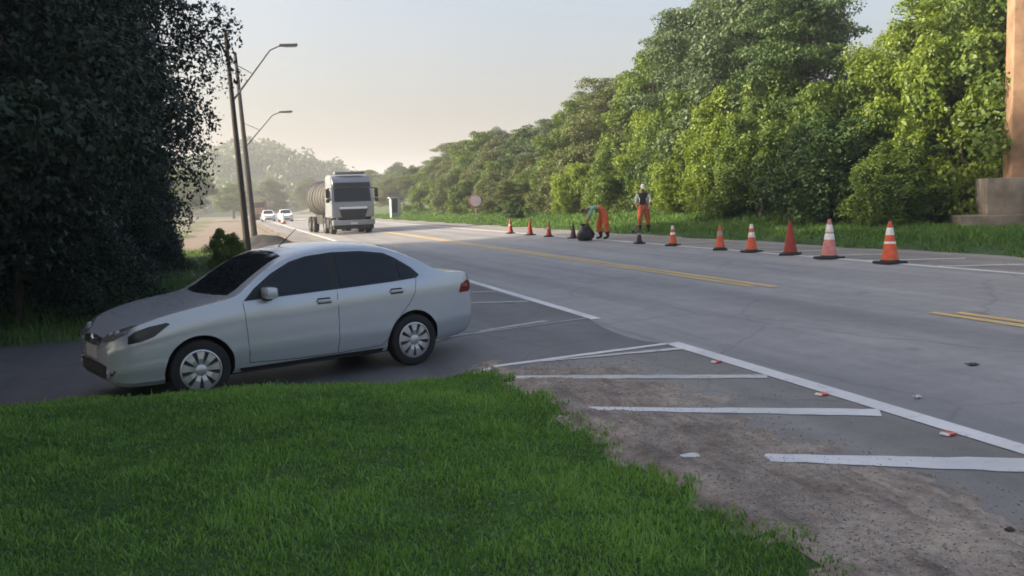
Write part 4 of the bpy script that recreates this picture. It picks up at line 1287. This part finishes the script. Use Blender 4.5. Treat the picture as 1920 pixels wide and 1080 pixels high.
    # tank body, ribbed
    bm = bmesh.new(); lathe(bm, [(.001, 2.55), (.75, 2.60), (1.05, 2.78), (1.12, 3.0), (1.12, 9.0), (1.0, 9.3), (.001, 9.4)], 'Y', 32, (0, 0, 2.12), cap=False); tk = bm_obj("tank", bm, M_tank, e, 40)
    for k in range(7):
        bm = bmesh.new(); lathe(bm, [(1.125, -.03), (1.16, -.03), (1.16, .03), (1.125, .03)], 'Y', 32, (0, 3.1 + k * .95, 2.12), cap=False); bm_obj("tank_rib", bm, M_tgrey, tk, 40)
    for s in (-1, 1):
        bm = bmesh.new(); box(bm, (s * 1.14, 4.1, .85), (.10, 1.9, .55), bevel=.02); bm_obj("side_locker", bm, M_tblack, e, 40)
    w0 = truck_wheel(e, -1.03, .95)
    for x, y in ((1.03, .95), (-1.03, 2.75), (1.03, 2.75), (-1.03, 6.6), (1.03, 6.6), (-1.03, 7.9), (1.03, 7.9)): truck_wheel(e, x, y, first=w0)
    tag(e, "silver tanker truck with a dark tapered grille coming along the road", "truck")
silver_truck()
M_beige = simple("lorry_beige_load", (.52, .43, .28), .8, var=.25, nscale=1.5)
M_brown = simple("lorry_brown", (.22, .13, .09), .7, var=.25, nscale=1.5)
def far_lorry():
    e = empty("tipper_lorry", (3.7, 140.0, Z(3.7)), R(-12))
    bm = bmesh.new(); box(bm, (.1, 4.4, 1.95), (2.4, 5.0, 1.7), bevel=.06, taper=1.06); bd = bm_obj("tipper_body", bm, M_beige, e, 40)
    for k in range(5):
        for s in (-1, 1):
            bm = bmesh.new(); box(bm, (.1 + s * 1.24, 2.4 + k, 1.95), (.08, .12, 1.6)); bm_obj("body_rib", bm, M_brown, bd)
    bm = bmesh.new(); box(bm, (.1, .95, 1.75), (2.3, 1.7, 2.2), bevel=.15, taper=.93); bm_obj("cab", bm, M_brown, e, 40)
    bm = bmesh.new(); box(bm, (.1, .09, 2.25), (1.95, .06, .75), bevel=.02); bm_obj("windscreen", bm, M_glass, e)
    bm = bmesh.new(); box(bm, (.1, .05, .75), (2.3, .2, .4), bevel=.04); bm_obj("bumper", bm, M_tblack, e, 40)
    bm = bmesh.new(); box(bm, (.1, 3.6, .85), (1.0, 6.6, .3)); bm_obj("chassis", bm, M_tblack, e)
    w0 = truck_wheel(e, -.93, 1.1)
    for x, y in ((1.13, 1.1), (-.93, 4.6), (1.13, 4.6), (-.93, 5.9), (1.13, 5.9)): truck_wheel(e, x, y, first=w0)
    tag(e, "distant beige and brown tipper lorry left of the white cars", "lorry")
far_lorry()

# ------------------------------------------------------------------ dark soil heap by the farther lamp post
M_soil = simple("dark_soil", (.05, .048, .048), .95, var=.4, nscale=2, bump=.6)
def heap():
    xs = np.linspace(-2.6, 2.6, 30); ys = np.linspace(-1.8, 1.8, 24)
    XX, YY = np.meshgrid(xs, ys)
    ZZ = .62 * np.exp(-((XX / 1.5) ** 2 + (YY / 1.0) ** 2)) + .05 * vnoise(XX * 2, YY * 2) + .10 * np.exp(-(((XX - .9) / .4) ** 2 + (YY / .5) ** 2)) - .06
    V = np.stack([XX, YY, ZZ], -1).reshape(-1, 3); nx = len(xs)
    i = np.arange(nx - 1)[None, :] + np.arange(len(ys) - 1)[:, None] * nx
    F = np.stack([i, i + 1, i + 1 + nx, i + nx], -1).reshape(-1, 4)
    me = fast_mesh("soil_heap", V, F, M_soil); me.polygons.foreach_set("use_smooth", [True] * len(me.polygons))
    o = link(bpy.data.objects.new("soil_heap", me)); o.location = (1.3, 45, Z(1.3) + .02)
    tag(o, "low dark heap of soil beside the road behind the silver car roof", "soil heap")
heap()

# ------------------------------------------------------------------ road workers
def cloth(name, col, var=.22): return simple(name, col, .9, var=var, nscale=9, bump=.25)
M_trous = cloth("orange_workwear", (.60, .125, .045))
M_green = cloth("green_shirt", (.16, .33, .22))
M_darkv = cloth("dark_vest", (.022, .026, .026))
M_whites = cloth("white_sleeve", (.60, .60, .57))
M_skin = simple("skin", (.26, .15, .10), .6, var=.1)
M_boot = simple("boot_black", (.016, .015, .016), .6, var=.3)
M_hair = simple("hair_dark", (.012, .010, .009), .8, var=.3)
M_cap = cloth("white_cap", (.62, .63, .62))
M_sack = simple("black_sack", (.014, .014, .016), .45, var=.4, nscale=5, bump=.6)

def skin_body(name, J, E, parent, mats, region, root):
    """J name->(pos, radius); E edges; region(face centre)->material index"""
    keys = list(J)
    me = bpy.data.meshes.new(name)
    me.from_pydata([J[k][0] for k in keys], [(keys.index(a), keys.index(b)) for a, b in E], [])
    o = bpy.data.objects.new(name, me); COL.objects.link(o)
    sk = o.modifiers.new("skin", 'SKIN'); sk.branch_smoothing = .4; sk.use_smooth_shade = True
    if not me.skin_vertices:
        bm = bmesh.new(); bm.from_mesh(me); bm.verts.layers.skin.verify(); bm.to_mesh(me); bm.free()
    for i, k in enumerate(keys):
        r = J[k][1]; sv = me.skin_vertices[0].data[i]
        sv.radius = (r, r) if not hasattr(r, '__len__') else r
        sv.use_root = (k == root)
    ss = o.modifiers.new("sub", 'SUBSURF'); ss.levels = 2; ss.render_levels = 2
    dg = bpy.context.evaluated_depsgraph_get()
    nm = bpy.data.meshes.new_from_object(o.evaluated_get(dg))
    bpy.data.objects.remove(o); bpy.data.meshes.remove(me)
    nm.name = name
    nm.materials.clear()
    for m in mats: nm.materials.append(m)
    # nearest bone decides the clothing
    segs = [(Vector(J[a][0]), Vector(J[b][0]), a, b) for a, b in E]
    for p in nm.polygons:
        c = p.center; best = None
        for A, B, a, b in segs:
            d = B - A; t = max(0, min(1, (c - A).dot(d) / max(d.length_squared, 1e-9)))
            q = (c - (A + d * t)).length
            if best is None or q < best[0]: best = (q, a, b, t)
        p.material_index = region(best[1], best[2], best[3], c)
        p.use_smooth = True
    return link(bpy.data.objects.new(name, nm), parent)

def add_hand(J, E, side, wrist, palm, fdir, spread):
    w = Vector(wrist); p = Vector(palm); f = Vector(fdir).normalized(); s = Vector(spread).normalized()
    J['palm' + side] = (tuple(p), (.030, .020)); E.append(('wrist' + side, 'palm' + side))
    kn = p + f * .04
    for i, (o, ln) in enumerate(((-.030, .070), (-.010, .082), (.010, .078), (.030, .060))):
        a = kn + s * o; n1 = 'f%d%s' % (i, side); n2 = n1 + 't'
        J[n1] = (tuple(a + f * .025), .010); J[n2] = (tuple(a + f * ln + s.cross(f) * .02), .008)
        E.append(('palm' + side, n1)); E.append((n1, n2))
    J['th' + side] = (tuple(p - s * .045 + f * .015), .010); J['tht' + side] = (tuple(p - s * .06 + f * .055), .008)
    E.append(('palm' + side, 'th' + side)); E.append(('th' + side, 'tht' + side))

def head_parts(parent, c, fwd, up, cap_mat, hair):
    """face details and headgear as children"""
    c = Vector(c); fwd = Vector(fwd).normalized(); up = Vector(up).normalized(); rt = fwd.cross(up).normalized()
    M = Matrix((rt, fwd, up)).transposed().to_4x4(); M.translation = c
    bm = bmesh.new(); bmesh.ops.create_uvsphere(bm, u_segments=18, v_segments=12, radius=.112)
    bmesh.ops.delete(bm, geom=[v for v in bm.verts if v.co.z < .015 - .0 * v.co.y], context='VERTS')
    for v in bm.verts: v.co = Vector((v.co.x * .82, v.co.y * .98, v.co.z * 1.05 + .012))
    if cap_mat is not None:
        b = [bm.verts.new(q) for q in ((-.075, .085, .032), (.075, .085, .032), (.06, .185, .018), (-.06, .185, .018))]
        bm.faces.new(b)
        b2 = [bm.verts.new((v.co.x, v.co.y, v.co.z - .008)) for v in b]; bm.faces.new(b2[::-1])
        for i in range(4): bm.faces.new((b[i], b2[i], b2[(i + 1) % 4], b[(i + 1) % 4]))
    bm.transform(M)
    bm_obj("cap" if cap_mat is not None else "hair", bm, cap_mat or M_hair, parent, 50)
    for s in (-1, 1):
        bm = bmesh.new(); bmesh.ops.create_uvsphere(bm, u_segments=8, v_segments=6, radius=.013, matrix=M @ Matrix.Translation((s * .032, .088, .004))); bm_obj("eye", bm, M_hair, parent, 60)
        bm = bmesh.new(); bmesh.ops.create_uvsphere(bm, u_segments=8, v_segments=6, radius=.026, matrix=M @ Matrix.Translation((s * .088, -.005, -.005)) @ Matrix.Diagonal((.4, .7, 1.1, 1))); bm_obj("ear", bm, M_skin, parent, 60)
    bm = bmesh.new(); bmesh.ops.create_cone(bm, segments=8, radius1=.018, radius2=.006, depth=.05, matrix=M @ Matrix.Translation((0, .100, -.022)) @ Matrix.Rotation(.3, 4, 'X')); bm_obj("nose", bm, M_skin, parent, 60)
    bm = bmesh.new(); box(bm, (0, .088, -.062), (.045, .012, .010), bevel=.003); bm.transform(M); bm_obj("mouth", bm, M_trous, parent, 60)

def worker_standing():
    x, y = 15.0, 31.6
    e = empty("person", (x, y, Z(x) + .02), R(150))   # local +Y forward
    J = {}; E = []
    J['pelvis'] = ((0, 0, .98), (.165, .125)); J['waist'] = ((0, .02, 1.12), (.155, .115)); J['chest'] = ((0, .04, 1.34), (.175, .125)); J['neck0'] = ((0, .06, 1.50), (.085, .075)); J['neck'] = ((0, .10, 1.56), .055); J['head'] = ((0, .15, 1.66), (.085, .10)); J['crown'] = ((0, .15, 1.74), (.07, .085))
    E += [('pelvis', 'waist'), ('waist', 'chest'), ('chest', 'neck0'), ('neck0', 'neck'), ('neck', 'head'), ('head', 'crown')]
    for s, n in ((-1, 'L'), (1, 'R')):
        fw = .10 * s
        J['hip' + n] = ((s * .105, 0, .90), .135); J['knee' + n] = ((s * .14, .03 + fw, .50), .10); J['shin' + n] = ((s * .145, fw * .9, .28), .082); J['ankle' + n] = ((s * .15, fw * .8 - .02, .09), .052); J['toe' + n] = ((s * .165, fw * .8 + .16, .045), .042)
        E += [('pelvis', 'hip' + n), ('hip' + n, 'knee' + n), ('knee' + n, 'shin' + n), ('shin' + n, 'ankle' + n), ('ankle' + n, 'toe' + n)]
        J['sho' + n] = ((s * .205, .05, 1.43), .075); J['elb' + n] = ((s * .29, .08, 1.16), .055); J['wrist' + n] = ((s * .24, .26, 1.0), .036)
        E += [('chest', 'sho' + n), ('sho' + n, 'elb' + n), ('elb' + n, 'wrist' + n)]
        add_hand(J, E, n, J['wrist' + n][0], (s * .225, .31, .965), (-s * .05, .5, -.45), (s, 0, 0))
    mats = [M_trous, M_darkv, M_whites, M_skin, M_boot]
    def reg(a, b, t, c):
        ks = a + b
        if any(k in ks for k in ('palm', 'th', 'f0', 'f1', 'f2', 'f3')) and 'knee' not in ks: return 3
        if a.startswith('elb'): return 3 if t > .25 else 2
        if a.startswith('sho') and b.startswith('elb'): return 2
        if b in ('head', 'crown') or (a == 'neck0'): return 3
        if a.startswith('shin') or a.startswith('ankle'): return 4 if c.z < .27 else (2 if .33 < c.z < .40 else 0)
        if a == 'chest' or (a == 'waist') : return 1
        if a == 'pelvis' and b == 'waist': return 1 if c.z > 1.02 else 0
        return 0
    b = skin_body("body", J, E, e, mats, reg, 'pelvis')
    head_parts(e, (0, .155, 1.69), (0, 1, -.35), (0, .35, 1), M_cap, True)
    tag(e, "standing road worker in white cap, dark vest and orange trousers", "person")
    # tool in the hands
    t = empty("broom", (x, y, Z(x) + .02), R(150))
    bm = bmesh.new(); tube(bm, [(-.24, .335, 1.30), (.10, .36, .62), (.36, .38, .09)], .014, 8); bm_obj("handle", bm, M_post, t, 60)
    bm = bmesh.new(); box(bm, (.37, .38, .045), (.10, .34, .09), bevel=.015); bm_obj("brush", bm, M_sack, t, 40)
    tag(t, "long handled broom held by the standing worker", "broom")
worker_standing()

def worker_bent():
    x, y = 12.35, 29.3
    e = empty("person", (x, y, Z(x) + .004), R(72))    # local +Y forward = towards the left of the picture
    J = {}; E = []
    J['pelvis'] = ((0, -.10, .98), (.17, .15)); J['waist'] = ((0, .06, 1.12), (.155, .125)); J['chest'] = ((0, .30, 1.17), (.175, .13)); J['neck0'] = ((0, .46, 1.13), (.085, .08)); J['neck'] = ((0, .53, 1.09), .055); J['head'] = ((0, .60, 1.01), (.085, .10)); J['crown'] = ((0, .65, .95), (.07, .085))
    E += [('pelvis', 'waist'), ('waist', 'chest'), ('chest', 'neck0'), ('neck0', 'neck'), ('neck', 'head'), ('head', 'crown')]
    for s, n in ((-1, 'L'), (1, 'R')):
        fw = .12 * s
        J['hip' + n] = ((s * .11, -.06, .90), .145); J['knee' + n] = ((s * .15, .03 + fw, .50), .108); J['shin' + n] = ((s * .155, fw * .9 - .02, .28), .088); J['ankle' + n] = ((s * .155, fw * .9 - .05, .09), .053); J['toe' + n] = ((s * .17, fw * .9 + .13, .045), .042)
        E += [('pelvis', 'hip' + n), ('hip' + n, 'knee' + n), ('knee' + n, 'shin' + n), ('shin' + n, 'ankle' + n), ('ankle' + n, 'toe' + n)]
        J['sho' + n] = ((s * .20, .38, 1.10), .075); J['elb' + n] = ((s * .25, .46, .84), .055); J['wrist' + n] = ((s * .19, .58, .62), .036)
        E += [('chest', 'sho' + n), ('sho' + n, 'elb' + n), ('elb' + n, 'wrist' + n)]
        add_hand(J, E, n, J['wrist' + n][0], (s * .175, .60, .565), (-s * .1, .1, -.6), (0, 1, 0))
    mats = [M_trous, M_green, M_green, M_skin, M_boot]
    def reg(a, b, t, c):
        ks = a + b
        if any(k in ks for k in ('palm', 'th', 'f0', 'f1', 'f2', 'f3')) and 'knee' not in ks: return 3
        if a.startswith('elb'): return 3
        if a.startswith('sho') or b.startswith('sho'): return 1
        if b in ('head', 'crown') or a == 'neck0': return 3
        if a.startswith('shin') or a.startswith('ankle'): return 4 if c.z < .33 else 0
        if a in ('chest', 'waist'): return 1 if c.y > .34 else 0
        return 0
    skin_body("body", J, E, e, mats, reg, 'pelvis')
    head_parts(e, (0, .62, .985), (0, .55, -.85), (0, .85, .55), None, True)
    tag(e, "road worker in green shirt and orange trousers stooping over a sack", "person")
    # black sack on the road under the hands
    g = np.random.default_rng(3)
    bm = bmesh.new()
    prof = [(.02, .0), (.20, .01), (.26, .10), (.27, .22), (.22, .36), (.14, .46), (.10, .52), (.15, .58)]
    lathe(bm, prof, 'Z', 22, cap=False)
    for v in bm.verts:
        a = math.atan2(v.co.y, v.co.x); k = 1 + .10 * math.sin(a * 3 + v.co.z * 8) + .06 * math.sin(a * 7 - v.co.z * 13)
        v.co.x *= k * 1.12; v.co.y *= k
    o = bm_obj("sack", bm, M_sack, None, 60)
    d = Vector((math.cos(R(72) + math.pi / 2), math.sin(R(72) + math.pi / 2), 0)) * .62
    o.location = (x + d.x, y + d.y, Z(x + d.x) + .004)
    tag(o, "full black sack on the road in front of the stooping worker", "sack")
worker_bent()

# ------------------------------------------------------------------ small litter on the road
M_paper = simple("paper_scrap", (.62, .62, .60), .8, var=.1)
def scrap(x, y, s, mat, label, cat, h=.02):
    bm = bmesh.new()
    n = 5
    vs = [[bm.verts.new(((i - 2) * s * .25 + .01 * math.sin(j * 3), (j - 2) * s * .2, .004 + h * abs(math.sin(i * 1.9 + j * 1.3)))) for i in range(n)] for j in range(n)]
    for j in range(n - 1):
        for i in range(n - 1): bm.faces.new((vs[j][i], vs[j][i + 1], vs[j + 1][i + 1], vs[j + 1][i]))
    o = bm_obj("litter_scrap", bm, mat, None, 60); o.location = (x, y, Z(x) + .004)
    sm = o.modifiers.new("t", 'SOLIDIFY'); sm.thickness = .004
    tag(o, label, cat)
scrap(5.09, 5.8, .06, M_paper, "small white scrap of paper lying on the near lane", "litter")
scrap(6.35, 6.55, .10, M_soil, "flat dark scrap lying in the middle of the near lane", "litter", .012)

def clod(x, y, s, label):
    bm = bmesh.new(); bmesh.ops.create_icosphere(bm, subdivisions=2, radius=s)
    rr = random.Random(int(x * 997 + y * 131))
    for v in bm.verts:
        v.co = v.co * rr.uniform(.7, 1.2); v.co.z = max(v.co.z * .55, -.2 * s); v.co.x *= 1.35
    o = bm_obj("soil_clod", bm, M_soil, None, 60); o.location = (x, y, float(max(gravel_z(np.array(x), np.array(y)), gz(x))) + .15 * s)
    tag(o, label, "soil clod", "dark clods on the near gravel")
clod(3.86, 3.50, .032, "largest dark soil clod on the gravel at the right frame edge")
clod(3.56, 3.42, .022, "dark soil clod on the gravel left of the largest one")
clod(3.55, 3.28, .016, "smallest dark soil clod on the near gravel")

# ------------------------------------------------------------------ haze
def haze():
    t = bpy.data.materials.new("haze_air"); t.use_nodes = True; nt = t.node_tree
    nt.nodes.clear()
    out = nt.nodes.new("ShaderNodeOutputMaterial"); v = nt.nodes.new("ShaderNodeVolumePrincipled")
    v.inputs["Color"].default_value = (.93, .95, 1.0, 1); v.inputs["Density"].default_value = HAZE_D; v.inputs["Anisotropy"].default_value = .25
    nt.links.new(v.outputs[0], out.inputs["Volume"])
    bm = bmesh.new(); box(bm, (0, 0, 20.0), (5400, 5400, 60.0))
    o = bm_obj("haze", bm, t); tag(o, "thin morning haze over the road", "haze", kind='stuff')
HAZE_D = .0013
haze()
